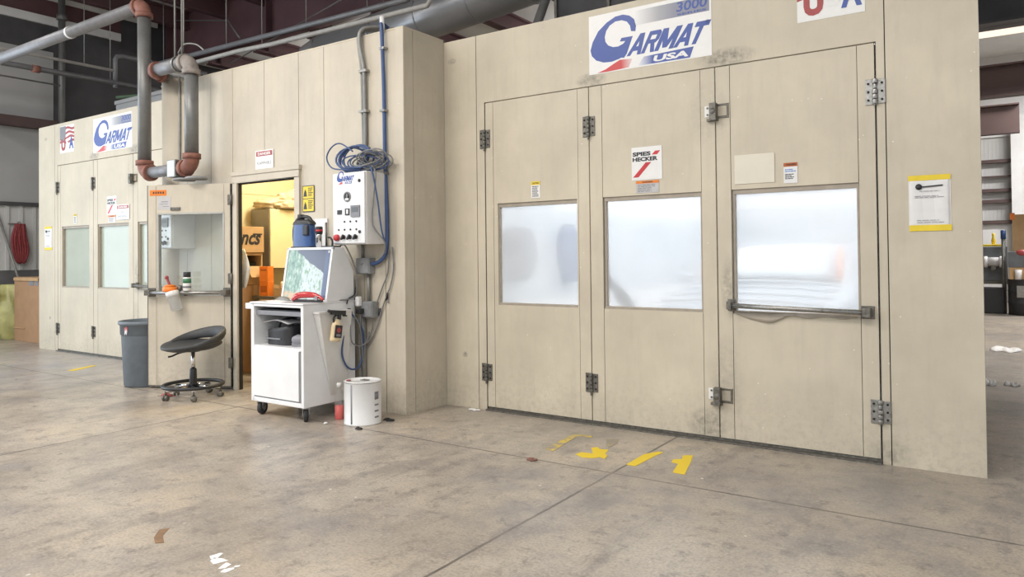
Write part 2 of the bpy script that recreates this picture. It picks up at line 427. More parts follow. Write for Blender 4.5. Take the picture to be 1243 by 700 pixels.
FONT = {}
def text_mb(body, w, h, fn, d0, d1, shear=0., bold=.0, mb=None, m=0):
    """flat lettering scaled to w x h, mapped with fn(u, v, d)"""
    cu = bpy.data.curves.new('lettering', 'FONT'); cu.body = body; cu.shear = shear; cu.offset = bold
    cu.resolution_u = 3
    ob = bpy.data.objects.new('lettering_tmp', cu); C.objects.link(ob)
    dg = bpy.context.evaluated_depsgraph_get(); dg.update()
    me = bpy.data.meshes.new_from_object(ob.evaluated_get(dg))
    xs = [v.co.x for v in me.vertices]; ys = [v.co.y for v in me.vertices]
    x0, x1, y0, y1 = min(xs), max(xs), min(ys), max(ys)
    mb = mb or MB()
    vs = [fn((v.co.x - x0) / (x1 - x0) * w, (v.co.y - y0) / (y1 - y0) * h, d1) for v in me.vertices]
    mb.add(vs, [list(p.vertices) for p in me.polygons], m)
    bpy.data.objects.remove(ob); bpy.data.curves.remove(cu); bpy.data.meshes.remove(me)
    return mb

def struct(mb, name, mats, **k):
    return mb.build(name, mats, kind='structure', **k)

# ------------------------------------------------------------------ the building
struct(MB().box(-9.75, 13, -14, 18, -.2, 0), 'floor', 'floor')
struct(MB().box(-9.75, 13, -14, 18, 5.9, 6.0), 'ceiling', 'insul')
# left wall: open bay door from Y=-9 to -2.2
mb = MB()
mb.box(-9.75, -9.6, -1.6, 1.15, 2.2, 3.46, 0)
mb.box(-9.75, -9.6, -1.6, 1.15, 3.6, 4.80, 0)
mb.box(-9.75, -9.62, -1.6, 1.15, 4.80, 5.9, 1)
mb.box(-9.75, -9.62, 1.15, 18, 2.2, 5.9, 1)
mb.box(-9.62, -9.60, -1.6, 2.3, 5.40, 5.9, 2); mb.box(-9.62, -9.58, -1.6, 2.3, 5.26, 5.40, 3); mb.box(-9.60, -9.57, 1.0, 3.0, 5.68, 5.86, 3)
mb.box(-9.75, -9.6, 1.15, 18, 0, 2.2, 0)
mb.box(-9.75, -9.6, -9, -1.6, 4.2, 5.9, 0)
mb.box(-9.75, -9.6, -14, -9, 0, 5.9, 0)
struct(mb, 'wall_left', ['wall_grey', 'dark', 'maroon', 'insul'])
mb = MB()                                            # pale ribbed sheet
for k in range(14):
    y = -1.6 + k * .2
    mb.box(-9.72, -9.6, y, y + .2, 1.08, 2.2); mb.box(-9.6, -9.575, y + .02, y + .07, 1.08, 2.14)
struct(mb, 'wall_left_lower', 'wall_low')
struct(MB().box(-9.72, -9.6, -1.6, 1.2, 0, 1.08), 'baseboard_left', 'wainscot')
struct(MB().box(-9.6, -9.54, -1.6, 1.15, 2.14, 2.2), 'trim_1', 'dark')
struct(MB().box(-9.6, -9.42, -1.6, 1.15, 3.44, 3.6), 'trim_2', 'maroon_light')
struct(MB().box(-9.75, 13, 16.4, 16.55, 0, 1.85).box(-9.75, 13, 16.4, 16.55, 3.95, 5.9).box(-9.75, 3.32, 16.4, 16.55, 1.85, 3.95).box(3.95, 13, 16.4, 16.55, 1.85, 3.95), 'wall_back', 'wall_white')
struct(MB().box(12.9, 13.05, -2, 18, 0, 5.9), 'wall_right', 'wall_white')
mb = MB()                                            # ribbed grey panels between girts in the far wall
for k in range(8): mb.box(3.32 + k * .08, 3.32 + k * .08 + .077, 16.46, 16.5, 1.85, 3.95)
mb.box(3.3, 3.97, 16.5, 16.55, 1.85, 3.95)
struct(mb, 'wall_back_panel', 'wall_low')
t = thing('wall_girt', 'maroon wall rails crossing the pale panels of the far wall', 'wall rail', (3.62, 16.36, 1.86))
for z in (1.86, 2.36, 2.62, 2.98, 3.32): MB().box(3.30, 3.95, 16.28, 16.42, z, z + (.08 if z != 2.98 else .03)).build('rail', 'maroon_light', t, world=True)
tag(MB().box(3.93, 4.9, 16.1, 16.4, 0, 4.4).build('wall_column', 'wall_white', bevel=.01), 'white boxed column against the far wall', 'column')

def ibeam(axis, a0, a1, c, z0, z1, fl=.12):
    """deep I beam running along axis between a0 and a1, centred on c, from z0 to z1"""
    mb = MB()
    def bx(p0, p1, q0, q1, r0, r1):
        mb.box(p0, p1, q0, q1, r0, r1) if axis == 'x' else mb.box(q0, q1, p0, p1, r0, r1)
    bx(a0, a1, c - .012, c + .012, z0, z1); bx(a0, a1, c - fl, c + fl, z0, z0 + .03); bx(a0, a1, c - fl, c + fl, z1 - .03, z1)
    for k in range(int((a1 - a0) / 3) + 1):
        p = a0 + .2 + k * 3
        if p < a1: bx(p, p + .02, c - fl, c + fl, z0, z1)
    return mb
tag(ibeam('x', -9.6, -.9, 3.2, 4.98, 5.9, .14).build('roof_girder', 'maroon'), 'deep maroon girder above the booths behind the overhead pipes', 'girder', 'roof girders')
tag(ibeam('x', -.9, 13, 5.4, 5.0, 5.9, .14).build('roof_girder', 'dark'), 'dark girder behind the round duct over the right booth', 'girder', 'roof girders')
tag(ibeam('x', 3.0, 13, 6.6, 4.14, 5.9, .2).build('roof_girder', 'dark'), 'dark deep girder above the tube light past the right booth', 'girder', 'roof girders')
tag(ibeam('x', 3.0, 13, 10., 3.80, 4.34, .12).build('roof_girder', 'maroon_light'), 'nearer of two maroon beams below the tube light', 'girder', 'roof girders')
tag(ibeam('x', 2.6, 4.1, 14., 3.70, 4.32, .12).build('roof_girder', 'maroon_light'), 'farther short maroon beam ending at the white column', 'girder', 'roof girders')
# purlins along Y
for i, (x, lb) in enumerate([(-8.85, 'leftmost dark roof purlin next to the left wall'), (-7.7, 'second dark roof purlin from the left wall'), (-6.55, 'dark roof purlin above the left logo sign'),
           (-5.4, 'dark roof purlin above the left booth doors'), (-4.25, 'dark roof purlin above the vertical grey pipes'), (-3.1, 'dark roof purlin above the pipe hangers'),
           (-1.95, 'dark roof purlin above the doorway'), (-.8, 'dark roof purlin left of the round duct'), (.35, 'dark roof purlin right of the round duct')]):
    tag(ibeam('y', -3, 16.3, x, 5.55, 5.88, .07).build('roof_purlin', 'maroon'), lb, 'purlin', 'roof purlins')
tag(MB().cyl((-9.45, 1.22, 2.9), (-9.45, 1.22, 5.9), .055, n=16).cyl((-9.45, 1.22, 5.35), (-9.45, 1.22, 5.45), .08, n=16).cyl((-9.45, 1.22, 0), (-9.45, 1.22, 2.9), .055).build('pipe_column', 'pipe'), 'grey upright pipe against the left wall beside the dark bay', 'pipe')
struct(MB().box(-9.6, -.9, 3.35, 9, 5.16, 5.22), 'ceiling_rear', 'insul')
for i, lb in enumerate(('farthest left dark purlin under the rear roof', 'second dark purlin under the rear roof, from the left', 'third dark purlin under the rear roof, behind the two pipes',
                        'fourth dark purlin under the rear roof, behind the two pipes', 'fifth dark purlin under the rear roof, near the round duct', 'last dark purlin under the rear roof, behind the round duct')):
    tag(ibeam('y', 3.35, 9, -8.45 + 1.42 * i, 4.88, 5.16, .09).build('roof_purlin', 'maroon'), lb, 'purlin', 'rear roof purlins')
# light tube fixture far right
t = thing('tube_light', 'long warm tube light fixture hanging past the right booth', 'light', (4.0, 9.0, 4.56))
MB().box(3.0, 6.2, 8.85, 9.15, 4.72, 4.84).build('housing', 'wall_white', t, world=True)
MB().cyl((3.02, 8.92, 4.66), (6.15, 8.92, 4.66), .05).build('tube', 'lamp_warm', t, world=True)
MB().cyl((3.02, 9.08, 4.66), (6.15, 9.08, 4.66), .05).build('tube', 'lamp_warm', t, world=True)
for x in (3.1, 5.9): MB().cyl((x, 9, 4.84), (x, 9, 5.9), .012).build('hanger_rod', 'steel', t, world=True)

# ------------------------------------------------------------------ spray booth (built once, copied for the left)
HD = 2.4755; HT = 3.04; E_ = [.446, 1.398, 2.347, 3.309]
booth = thing('spray_booth', 'larger near cream paint booth with three door leaves and glowing windows', 'paint booth', (0, 0, 0), 0, 'paint booths')
T = .055
mb = MB()
mb.box(-.10, .358, 0, T, 0, HT); mb.box(.364, .440, 0, T, 0, HT)
mb.box(.440, 3.315, 0, T, HD + .008, HT)
mb.box(3.315, 3.359, 0, T, 0, HT); mb.box(3.365, 3.827, 0, T, 0, HT)
mb.box(-.08, 3.54, .012, T + .01, HD + .02, HT - .01, 1)
mb.box(.355, .445, .006, T + .01, .0, HT - .01, 1); mb.box(3.31, 3.37, .006, T + .01, 0, HT - .01, 1)
mb.build('front_panel', ['booth', 'gap'], booth)
MB().box(.445, 3.31, .012, .06, .0, .028).box(.445, 3.31, -.03, .012, .0, .012).build('door_sill', 'dark_steel', booth)
mb = MB()
for k in range(6): mb.box(3.50, 3.55, T + .004 + k * 1.2, T + 1.2 + k * 1.2, 0, HT)
mb.build('side_panel', 'booth', booth)
MB().box(-.10, -.05, T, 7.3, 0, HT).build('side_panel', 'booth', booth)
MB().box(-.10, 3.55, 7.3, 7.35, 0, HT).build('rear_panel', 'booth', booth)
MB().box(-.05, 3.50, T, 7.3, 2.98, HT - .01).build('roof_panel', 'booth', booth)
MB().box(-.05, -.04, T + .01, 7.29, .01, 2.975).box(3.49, 3.50, T + .01, 7.29, .01, 2.975).box(-.04, 3.49, 7.28, 7.29, .01, 2.975).box(-.04, 3.49, T + .01, 7.29, 2.96, 2.975).box(-.04, 3.49, T + .02, 7.28, .002, .008).build('lining', 'int_white', booth)
MB().box(-.04, -.03, .3, 7.2, .80, 1.75).box(-.03, 3.48, 7.26, 7.28, .7, 1.95).build('filter_band', 'filter', booth)
LP = [MB().box(.35, 3.2, .5, 6.6, 2.93, 2.955).build('light_panel', 'lamp_booth', booth)]

WZ0, WZ1 = .849, 1.658
PANES = []
def hinge_mb(xc, z0, z1, w, fat=False):
    mb = MB(); h = z1 - z0
    mb.box(xc - w, xc - .007, -.007, 0, z0, z1); mb.box(xc + .007, xc + w, -.007, 0, z0 + .004, z1 - .004)
    r = .013 if not fat else .016
    n = 5
    for k in range(n):
        a = z0 + h * k / n; mb.cyl((xc, -.014, a + .002), (xc, -.014, a + h / n - .002), r if k != 3 else r * .7, n=12)
    mb.cyl((xc, -.014, z0 - (.022 if not fat else .004)), (xc, -.014, z0), r * .6, n=8)
    for sx in (-1, 1):
        for kz in (.18, .5, .82):
            x = xc + sx * w * .68; z = z0 + h * kz
            mb.cyl((x, -.013, z), (x, -.006, z), .007, n=8, m=1)
    return mb
def latch_mb(xc, zc):
    mb = MB()
    mb.box(xc - .075, xc - .018, -.006, 0, zc - .03, zc + .045, 1)
    mb.box(xc + .012, xc + .085, -.005, 0, zc - .045, zc - .03); mb.box(xc + .072, xc + .085, -.006, 0, zc - .045, zc + .05); mb.box(xc + .012, xc + .085, -.005, 0, zc + .038, zc + .05)
    mb.lathe([(.0, -.055), (.018, -.053), (.024, -.045), (.024, -.012), (.02, -.006), (.02, 0)], (xc - .008, 0, zc), 14, 0, 'y')
    mb.box(xc - .03, xc + .014, -.05, -.004, zc - .06, zc + .055)
    mb.box(xc - .055, xc + .02, -.03, -.006, zc - .062, zc - .045)
    for dz in (-.015, .03): mb.cyl((xc - .055, -.011, zc + dz), (xc - .055, -.005, zc + dz), .007, n=8)
    return mb
SPEC = [(.525, 1.302, .564, 1.290), (1.504, 2.245, 1.514, 2.240), (2.445, 3.211, 2.456, 3.205)]
for i in range(3):
    a, b = E_[i] + .0045, E_[i + 1] - .0045
    s0, s1, w0, w1 = SPEC[i]
    z0, z1 = .030, HD
    g = .0018
    mb = MB()
    mb.box(a, s0 - g, 0, T, z0, z1); mb.box(s1 + g, b, 0, T, z0, z1)                     # stiles
    mb.box(s0 + g, s1 - g, .001, T, z0, WZ0); mb.box(s0 + g, s1 - g, .001, T, WZ1, z1)    # centre sheets
    if w0 - s0 > .012: mb.box(s0 + g, w0, .001, T, WZ0, WZ1)
    if s1 - w1 > .008: mb.box(w1, s1 - g, .001, T, WZ0, WZ1)
    for za, zb in ((z0 + .01, WZ0 - .01), (WZ1 + .01, z1 - .01)):
        mb.box(s0 - .01, s0 + .01, .006, T - .006, za, zb, 1); mb.box(s1 - .006, s1 + .01, .006, T - .006, za, zb, 1)
    door = mb.build('booth_door', ['booth', 'gap'], booth)
    MB().box(w0, w1, .040, .044, WZ0, WZ1).build('window_pane', 'pane_bright', door); PANES.append(1)
    # frame strip round the pane
    mb = MB()
    mb.box(w0 - .004, w1 + .004, .012, .052, WZ1 - .030, WZ1); mb.box(w0 - .004, w1 + .004, .006, .052, WZ0, WZ0 + .018)
    mb.box(w0 - .004, w0 + .008, .014, .052, WZ0, WZ1); mb.box(w1 - .008, w1 + .004, .014, .052, WZ0, WZ1)
    mb.build('window_trim', 'reveal', door)
    hx = {0: E_[0], 1: E_[1], 2: E_[3]}[i]
    for (za, zb) in ((.235, .375), (2.110, 2.262)):
        hinge_mb(hx, za, zb, .05 if i < 2 else .054, i == 2).build('hinge', ['dark_steel' if i < 2 else 'steel', 'gap'], door, bevel=.0015)
    if i == 2:
        for zc in (.305, 2.18): latch_mb(E_[2] + .004, zc).build('latch', ['dark_steel', 'sign_white'], door, bevel=.0015)
        mb = MB().cyl((2.44, -.055, .905), (3.25, -.055, .885), .016, n=14)
        pb = mb.build('push_bar', 'steel', door)
        for x, z, ww in ((2.44, .905, .026), (3.25, .885, .036)):
            MB().box(x - ww, x + ww, -.012, 0, z - .038, z + .038).box(x - ww * .6, x + ww * .6, -.075, -.012, z - .026, z + .026).build('bar_bracket', 'dark_steel', door, bevel=.003)
        # sagging torn film below the pane
        MB().grid(lambda u, v: (2.47 + u * .72, -.003 - .014 * math.sin(PI * u) * v, .856 - v * (.012 + .045 * math.sin(PI * min(1, u * 2.1)) ** 2 + .006 * math.sin(23 * u))), 40, 3).build('torn_film', 'reveal', door, solid=.002)

OX, SC = -7.302, 1.022
left = copy_tree(booth); left.location = (OX, 0, 0); left.scale = (SC, SC, SC)
tag(left, 'farther cream paint booth at left with pale greenish windows', 'paint booth', 'paint booths')
for o in list(bpy.data.objects):
    r = o
    while r.parent: r = r.parent
    if r == left and o.type == 'MESH':
        if o.name.startswith('window_pane'):
            o.data = o.data.copy(); o.data.materials[0] = MAT['pane_dim']
        if o.name.startswith('light_panel'):
            o.data = o.data.copy(); o.data.materials[0] = MAT['lamp_booth_dim']
        if o.name.startswith('torn_film'):
            bpy.data.objects.remove(o)

# ------------------------------------------------------------------ signs
def frontal(x, y, z):                 # sign frame: u right, v up, d towards the viewer side (-Y)
    return lambda u, v, d: Vector((x + u, y - d, z + v))
def L3(u, v, d): return Vector((u, -d, v))

def lines_mb(x0, x1, z_top, n, pitch, h, jag=.3, d0=.0016, d1=.0022):
    mb = MB(); rr = random.Random(n * 7 + int(x0 * 1000))
    for k in range(n):
        e = x1 - (x1 - x0) * jag * rr.random(); z = z_top - k * pitch
        x = x0
        while x < e - .002:                      # word-like dashes
            w = min(e - x, (x1 - x0) * rr.uniform(.12, .3))
            mb.box(x, x + w, -d1, -d0, z - h, z); x += w + (x1 - x0) * .035
    return mb

def sign(name, label, cat, x, y, z, w, h, mat='sign_white', th=.0016, group=None, sc=1., poly=None):
    t = thing(name, label, cat, (x, y, z), 0, group); t.scale = (sc,) * 3
    if poly: MB().prism(poly, L3, 0, th).build('board', mat, t)
    else: MB().box(0, w, -th, 0, 0, h).build('board', mat, t)
    return t

# sign pixel-free logo outline, normalised to board width / height
def zoomuv(pts):
    out = []
    for x, y in pts:
        u = (x - 92) / 928; yb = 565 - 145 * u; yt = 140 - 185 * u
        out.append((u, (yb - y) / (yb - yt)))
    return out
G_OUT = zoomuv([(432, 240), (466, 240), (471, 200), (457, 152), (420, 126), (370, 119), (310, 134), (240, 178), (170, 243), (122, 325), (104, 385), (114, 425), (150, 456), (210, 470), (275, 464), (332, 444), (352, 434), (375, 434), (398, 402), (417, 350), (445, 275), (356, 290), (343, 316), (386, 312), (370, 332), (330, 352), (288, 357), (250, 345), (228, 320), (222, 285), (234, 240), (263, 200), (308, 170), (360, 160), (400, 170), (425, 200)])
RED_SW = zoomuv([(158, 548), (228, 519), (290, 480), (340, 450), (440, 440), (425, 470), (410, 503), (330, 520), (240, 537)])
def closed_spline(P, per=3):
    n = len(P); out = []
    for i in range(n):
        a, b, c, d = P[i - 1], P[i], P[(i + 1) % n], P[(i + 2) % n]
        for k in range(per):
            t = k / per
            out.append(tuple(.5 * ((2 * b[j]) + (c[j] - a[j]) * t + (2 * a[j] - 5 * b[j] + 4 * c[j] - d[j]) * t * t + (3 * b[j] - a[j] - 3 * c[j] + d[j]) * t ** 3) for j in (0, 1)))
    return out
def logo(t, w, h, full=True, d=.0016, x0=0., z0=0.):
    """big-G lettering logo on board t"""
    def fit(P): return [(x0 + u * w, z0 + v * h) for u, v in P]
    e = .0007
    MB().prism(fit(G_OUT), L3, d, d + e).build('logo_letter', 'blue', t)
    def F(u, v): return lambda a, b, c: Vector((x0 + u * w + a, -c, z0 + v * h + b))
    GL = {'A': [[(0, 0), (.27, 0), (.63, 1), (.33, 1)], [(1, 0), (.73, 0), (.37, 1), (.67, 1)], [(.2, .2), (.8, .2), (.74, .4), (.26, .4)]],
          'R': [[(0, 0), (.28, 0), (.28, 1), (0, 1)], [(0, .8), (.7, .8), (.8, 1), (0, 1)], [(.68, .5), (.97, .56), (.97, .88), (.8, 1), (.68, .85)], [(0, .42), (.8, .42), (.95, .55), (.7, .6), (0, .6)], [(.42, .45), (.72, .45), (1, 0), (.7, 0)]],
          'M': [[(0, 0), (.23, 0), (.23, 1), (0, 1)], [(.77, 0), (1, 0), (1, 1), (.77, 1)], [(0, 1), (.29, 1), (.62, .1), (.38, .1)], [(1, 1), (.71, 1), (.38, .1), (.62, .1)]],
          'T': [[(0, .77), (1, .77), (1, 1), (0, 1)], [(.35, 0), (.65, 0), (.65, 1), (.35, 1)]]}
    lt = MB(); px = 0.
    for ch, cw in (('A', .118), ('R', .108), ('M', .150), ('A', .118), ('T', .108)):
        for kq, q in enumerate(GL[ch]):
            lt.prism([(x0 + (.325 + px + cw * a + .082 * b) * w, z0 + (.212 + .34 * b + .012 * px) * h) for a, b in q], L3, d + .00005 * kq, d + e + .00012 * kq)
        px += cw - (.012 if ch == 'A' and px > .3 else -.001)
    lt.build('lettering', 'blue', t)
    ban = grad_mat('banner_fade', 'X', x0 + .42 * w, x0 + .54 * w, [(0, (.74, .74, .76)), (1, (.05, .09, .33))])
    MB().prism(fit([(.42, .025), (.835, .02), (.865, .185), (.47, .16)]), L3, d, d + e).build('banner', ban, t)
    text_mb('USA', .275 * w, .10 * h, F(.548, .045), 0, d + e + .0006, .15, .04).build('lettering', 'sign_white', t)
    rs = grad_mat('swoosh_fade', 'X', x0 + .28 * w, x0 + .40 * w, [(0, (.55, .05, .05)), (1, (.74, .70, .70))])
    MB().prism(fit(RED_SW), L3, d, d + e).build('swoosh', rs, t)
    if full:
        bar = grad_mat('bar_fade', 'X', .40 * w, .72 * w, [(0, (.76, .75, .74)), (.6, (.36, .36, .38)), (1, (.23, .24, .30))])
        MB().box(.40 * w, .985 * w, -d - e, -d, .70 * h, .94 * h).build('top_bar', bar, t)
        text_mb('3000', .235 * w, .155 * h, F(.735, .775), 0, d + e + .0006, .1, .02).build('lettering', 'blue', t)
        text_mb('SERIES', .225 * w, .034 * h, F(.74, .715), 0, d + e + .0006, 0, .03).build('lettering', 'blue', t)
        text_mb('®', .03 * w, .05 * h, F(.955, .52), 0, d + e, 0, .0).build('lettering', 'ink_grey', t)
    return t

def flag_poster(t, w, h):
    d = .0016; e = .0006
    for k in range(4):                           # waving red bands
        z = .36 + k * .16
        P = [(u / 12 * w, (z + .035 * math.sin(u * .75 + k)) * h) for u in range(13)] + [(u / 12 * w, (z + .085 + .035 * math.sin(u * .75 + k)) * h) for u in range(12, -1, -1)]
        MB().prism(P, L3, d, d + e).build('stripe', 'dull_red', t)
    P = [(0, .50 * h), (.12 * w, .40 * h), (.30 * w, .46 * h), (.40 * w, .60 * h), (.42 * w, .98 * h), (0, .98 * h)]
    MB().prism(P, L3, d + e, d + 2 * e).build('dark_field', 'ink_grey', t)
    F = lambda u, v: (lambda a, b, c: Vector((u * w + a, -c, v * h + b)))
    text_mb('U', .30 * w, .44 * h, F(.10, .08), 0, d + 3 * e, 0, .06).build('lettering', 'dull_red', t)
    text_mb('S', .22 * w, .34 * h, F(.42, .18), 0, d + 3 * e, 0, .05).build('lettering', 'sign_white', t)
    text_mb('A', .30 * w, .44 * h, F(.66, .12), 0, d + 3 * e, 0, .05).build('lettering', 'blue', t)

def booth_signs(ox, sc, near):
    X = lambda x: ox + sc * x
    side = 'near booth' if near else 'far left booth'
    y0 = -.0005
    t = sign('booth_sign', 'large white sign with blue big G lettering above the near booth doors' if near else 'small looking blue logo sign above the far left booth doors behind the pipe', 'sign', X(1.409), y0, sc * 2.562, .922, .43, group='logo signs', sc=sc)
    logo(t, .922, .43)
    t = sign('flag_poster', 'red white and blue lettered poster cut by the top edge of the photo' if near else 'stars and stripes coloured poster at the top left of the far booth', 'poster', X(2.877 if near else .52), y0, sc * (2.672 if near else 2.635), .385, .36, group='flag posters', sc=sc)
    flag_poster(t, .385, .36)
    t = sign('caution_sticker', 'tiny yellow headed sticker above the first near window' if near else 'tiny yellow headed sticker on the far left booth door', 'sticker', X(.886), y0, sc * 1.684, .082, .128, group='caution stickers', sc=sc)
    MB().box(0, .082, -.0022, -.0016, .100, .128).build('header', 'yellow', t)
    text_mb('CAUTION', .06, .014, lambda u, v, c: Vector((.011 + u, -c, .107 + v)), 0, .0027, 0, .03).build('lettering', 'ink', t)
    lines_mb(.010, .072, .092, 7, .0125, .006).build('print', 'ink', t)
    t = sign('paint_maker_sign', 'square white sign with a red slash on the middle near door' if near else 'white sign with a red slash on the far left booth door', 'sign', X(1.738), y0, sc * 1.764, .229, .232, group='slash signs', sc=sc)
    F = lambda u, v: (lambda a, b, c: Vector((u + a, -c, v + b)))
    text_mb('SPIES', .138, .030, F(.008, .168), 0, .0023, 0, .05).build('lettering', 'ink', t)
    text_mb('HECKER', .190, .030, F(.008, .131), 0, .0023, 0, .05).build('lettering', 'ink', t)
    MB().prism([(.010, .020), (.052, .020), (.150, .122), (.108, .122)], L3, .0016, .0023).build('slash', 'red', t)
    MB().prism([(.153, .172), (.195, .172), (.217, .198), (.180, .198)], L3, .0016, .0023).build('slash', 'red', t)
    t = sign('warning_sticker', 'orange headed sticker under the square slash sign, near booth' if near else 'orange headed sticker under the slash sign, far booth', 'sticker', X(1.770), y0, sc * 1.672, .172, .085, 'paper_grey' if near else 'paper', group='orange headed stickers', sc=sc)
    MB().box(0, .172, -.0022, -.0016, .066, .085).build('header', 'orange', t)
    text_mb('WARNING', .08, .011, F(.046, .070), 0, .0027, 0, .03).build('lettering', 'ink', t)
    lines_mb(.012, .160, .058, 5, .011, .005).build('print', 'ink_grey', t)
    if near:
        t = sign('warning_sticker', 'narrow orange headed sticker above the right near window', 'sticker', 2.780, y0, 1.678, .083, .128, 'paper', group='orange headed stickers')
        MB().box(0, .083, -.0022, -.0016, .104, .128).build('header', 'orange_dark', t)
        text_mb('WARNING', .058, .012, F(.015, .110), 0, .0027, 0, .03).build('lettering', 'ink', t)
        lines_mb(.008, .076, .088, 2, .011, .006).build('print', 'ink_blue', t)
        lines_mb(.008, .066, .058, 4, .009, .005).build('print', 'ink', t)
        tag(MB().box(2.470, 2.725, -.004, 0, 1.690, 1.880).build('cover_plate', M('cover_plate_cream', (.70, .65, .54), .45, 0, .04, 5), bevel=.002), 'blank cream cover plate left of the narrow orange headed sticker', 'cover plate')
    t = sign('posted_notice', 'white sheet held with yellow tape right of the near doors' if near else 'white sheet held with yellow tape on the left edge of the far booth', 'notice', X(3.473) if near else X(.075), y0, sc * (1.362 if near else 1.356), .208, .312, 'paper', group='taped notices', sc=sc)
    MB().grid(lambda u, v: (.004 + u * .2, -.0022 - .004 * math.sin(u * 9 + v) * math.sin(PI * v), .012 + v * .29), 14, 10).build('sheet', 'paper', t, solid=.0006)
    MB().box(-.001, .209, -.0042, -.0026, .284, .314).build('tape', 'yellow', t); MB().box(.001, .211, -.0042, -.0026, -.004, .030).build('tape', 'yellow', t)
    MB().lathe([(0, -.0090), (.017, -.0088), (.017, -.0070)], (.052, 0, .248), 16, 0, 'y').build('print', 'ink', t)
    MB().prism([(.06, .243), (.17, .248), (.172, .256), (.06, .250)], L3, .0072, .0088).build('print', 'ink', t)
    lines_mb(.055, .155, .224, 1, .01, .0025, 0, .0072, .0085).build('print', 'ink_grey', t)
    lines_mb(.030, .178, .196, 2, .008, .0025, .5, .0072, .0085).build('print', 'ink_grey', t)
    lines_mb(.040, .19, .058, 2, .012, .0025, .3, .0072, .0085).build('print', 'ink_grey', t)
booth_signs(0, 1, True)
booth_signs(OX, SC, False)
def danger(label, x, y, z, w, h, words, ):
    t = sign('danger_sign', label, 'sign', x, y, z, w, h, group='danger signs')
    MB().box(.012 * w / .25, w - .012 * w / .25, -.0023, -.0016, h * .73, h * .95).build('header', 'dull_red', t)
    F = lambda u, v: (lambda a, b, c: Vector((u + a, -c, v + b)))
    text_mb('DANGER', w * .72, h * .13, F(w * .14, h * .775), 0, .0029, 0, .03).build('lettering', 'sign_white', t)
    for (s, u, v, ww, hh) in words: text_mb(s, w * ww, h * hh, F(w * u, h * v), 0, .0023, 0, .0).build('lettering', 'ink_grey', t)
danger('white sign with red danger header hung over the doorway', -1.835, -.503, 2.035, .258, .20, [('FLAMMABLE', .10, .34, .8, .14)])
danger('small danger sign overlapping the far left slash sign', -5.285, -.006, 1.735, .30, .185, [('NO', .38, .42, .24, .15), ('SMOKING', .12, .14, .76, .15)])
t = sign('hazard_sign', 'yellow black edged warning sign between doorway and control panel', 'sign', -1.180, -.502, 1.640, .152, .230, 'ink')
MB().box(.007, .145, -.0023, -.0016, .118, .223).box(.007, .145, -.0023, -.0016, .007, .112).build('field', 'yellow', t)
for zz in (.125, .014):
    lines_mb(.075, .138, zz + .085, 6, .013, .007, .3, .0023, .003).build('print', 'ink', t)
    MB().prism([(.015, zz + .01), (.06, zz + .01), (.052, zz + .05), (.038, zz + .075), (.024, zz + .05)], L3, .0023, .003).build('pictogram', 'ink', t)

# ------------------------------------------------------------------ vestibule (mixing room) between the booths
VY = -.497; VZ = 3.05
mix = thing('mixing_room', 'cream panelled room between the booths with an open doorway', 'paint mixing room', (-1.7, VY, 0))
mb = MB()
SEAM = [-3.11, -2.95, -2.54, -2.19, -1.71, -1.232, -.903, -.43, -.19]
g = .003
for a, b in zip([-3.11] + SEAM[1:], SEAM[1:]):
    z0 = 0
    if b <= -2.1 + -.05 or a >= -1.24: mb.box(a + g, b - g, VY, VY + .05, 0, VZ)
    elif a < -2.15 and b > -2.2 or True:
        mb.box(a + g, b - g, VY, VY + .05, 1.96, VZ)
mb.box(-3.10, -.19, VY + .006, VY + .045, 2.02, VZ - .01, 1); mb.box(-3.1, -2.16, VY + .006, VY + .045, 0, 2.1, 1); mb.box(-1.22, -.19, VY + .006, VY + .045, 0, 2.1, 1)
mb.build('front_panel', ['room', 'reveal'], mix, world=True)
MB().box(-.187, .02, VY, VY + .05, 0, VZ).box(-.06, .024, VY - .006, VY, 0, VZ).box(-.03, .02, VY + .05, -.003, 0, VZ).build('corner_panel', 'room', mix, world=True, bevel=.003)
MB().box(.02, .026, VY, VY + .10, 0, VZ).box(.02, .024, VY + .11, -.004, 0, VZ).build('corner_trim', 'room', mix, world=True)
MB().box(-3.42, .021, VY - .002, VY + .05, VZ, VZ + .015).box(-.02, .022, VY + .05, -.004, VZ, VZ + .015).build('top_trim', 'booth', mix, world=True, bevel=.003)
P = [(-3.39 + .15 + .15 * math.cos(a), VY + .05 - .12 * math.sin(a)) for a in [PI * k / 14 for k in range(15)]]
MB().prism(P, lambda u, v, d: Vector((u, v, d)), 0, VZ + .05, smooth=True).build('corner_column', 'room', mix, world=True)
MB().box(-3.38, .02, VY + .05, -.003, VZ - .06, VZ - .01).box(-3.34, -.11, .06, 2.4, VZ - .06, VZ - .01).build('roof_panel', 'booth', mix, world=True)
# inner walls (seen through the doorway)
MB().box(-3.36, -3.32, VY + .06, 2.4, 0, 2.95).box(-3.32, -.11, 2.36, 2.4, 0, 2.95).box(-.15, -.11, VY + .06, 2.36, 0, 2.95).box(-3.32, -2.16, VY + .055, VY + .07, 0, 2.95).box(-1.22, -.15, VY + .055, VY + .07, 0, 2.95).box(-3.32, -.15, VY + .07, 2.36, 2.93, 2.95).box(-3.325, -3.315, VY + .07, 2.36, 1.98, 2.0).build('inner_wall', 'wallyellow', mix, world=True)
MB().tube(spline([(-3.06, VY - .012, VZ + .06), (-3.055, VY - .014, 2.7), (-3.06, VY - .014, 2.3), (-3.05, VY - .012, 2.05)]), .012, 8).build('cable', 'cond', mix, world=True)
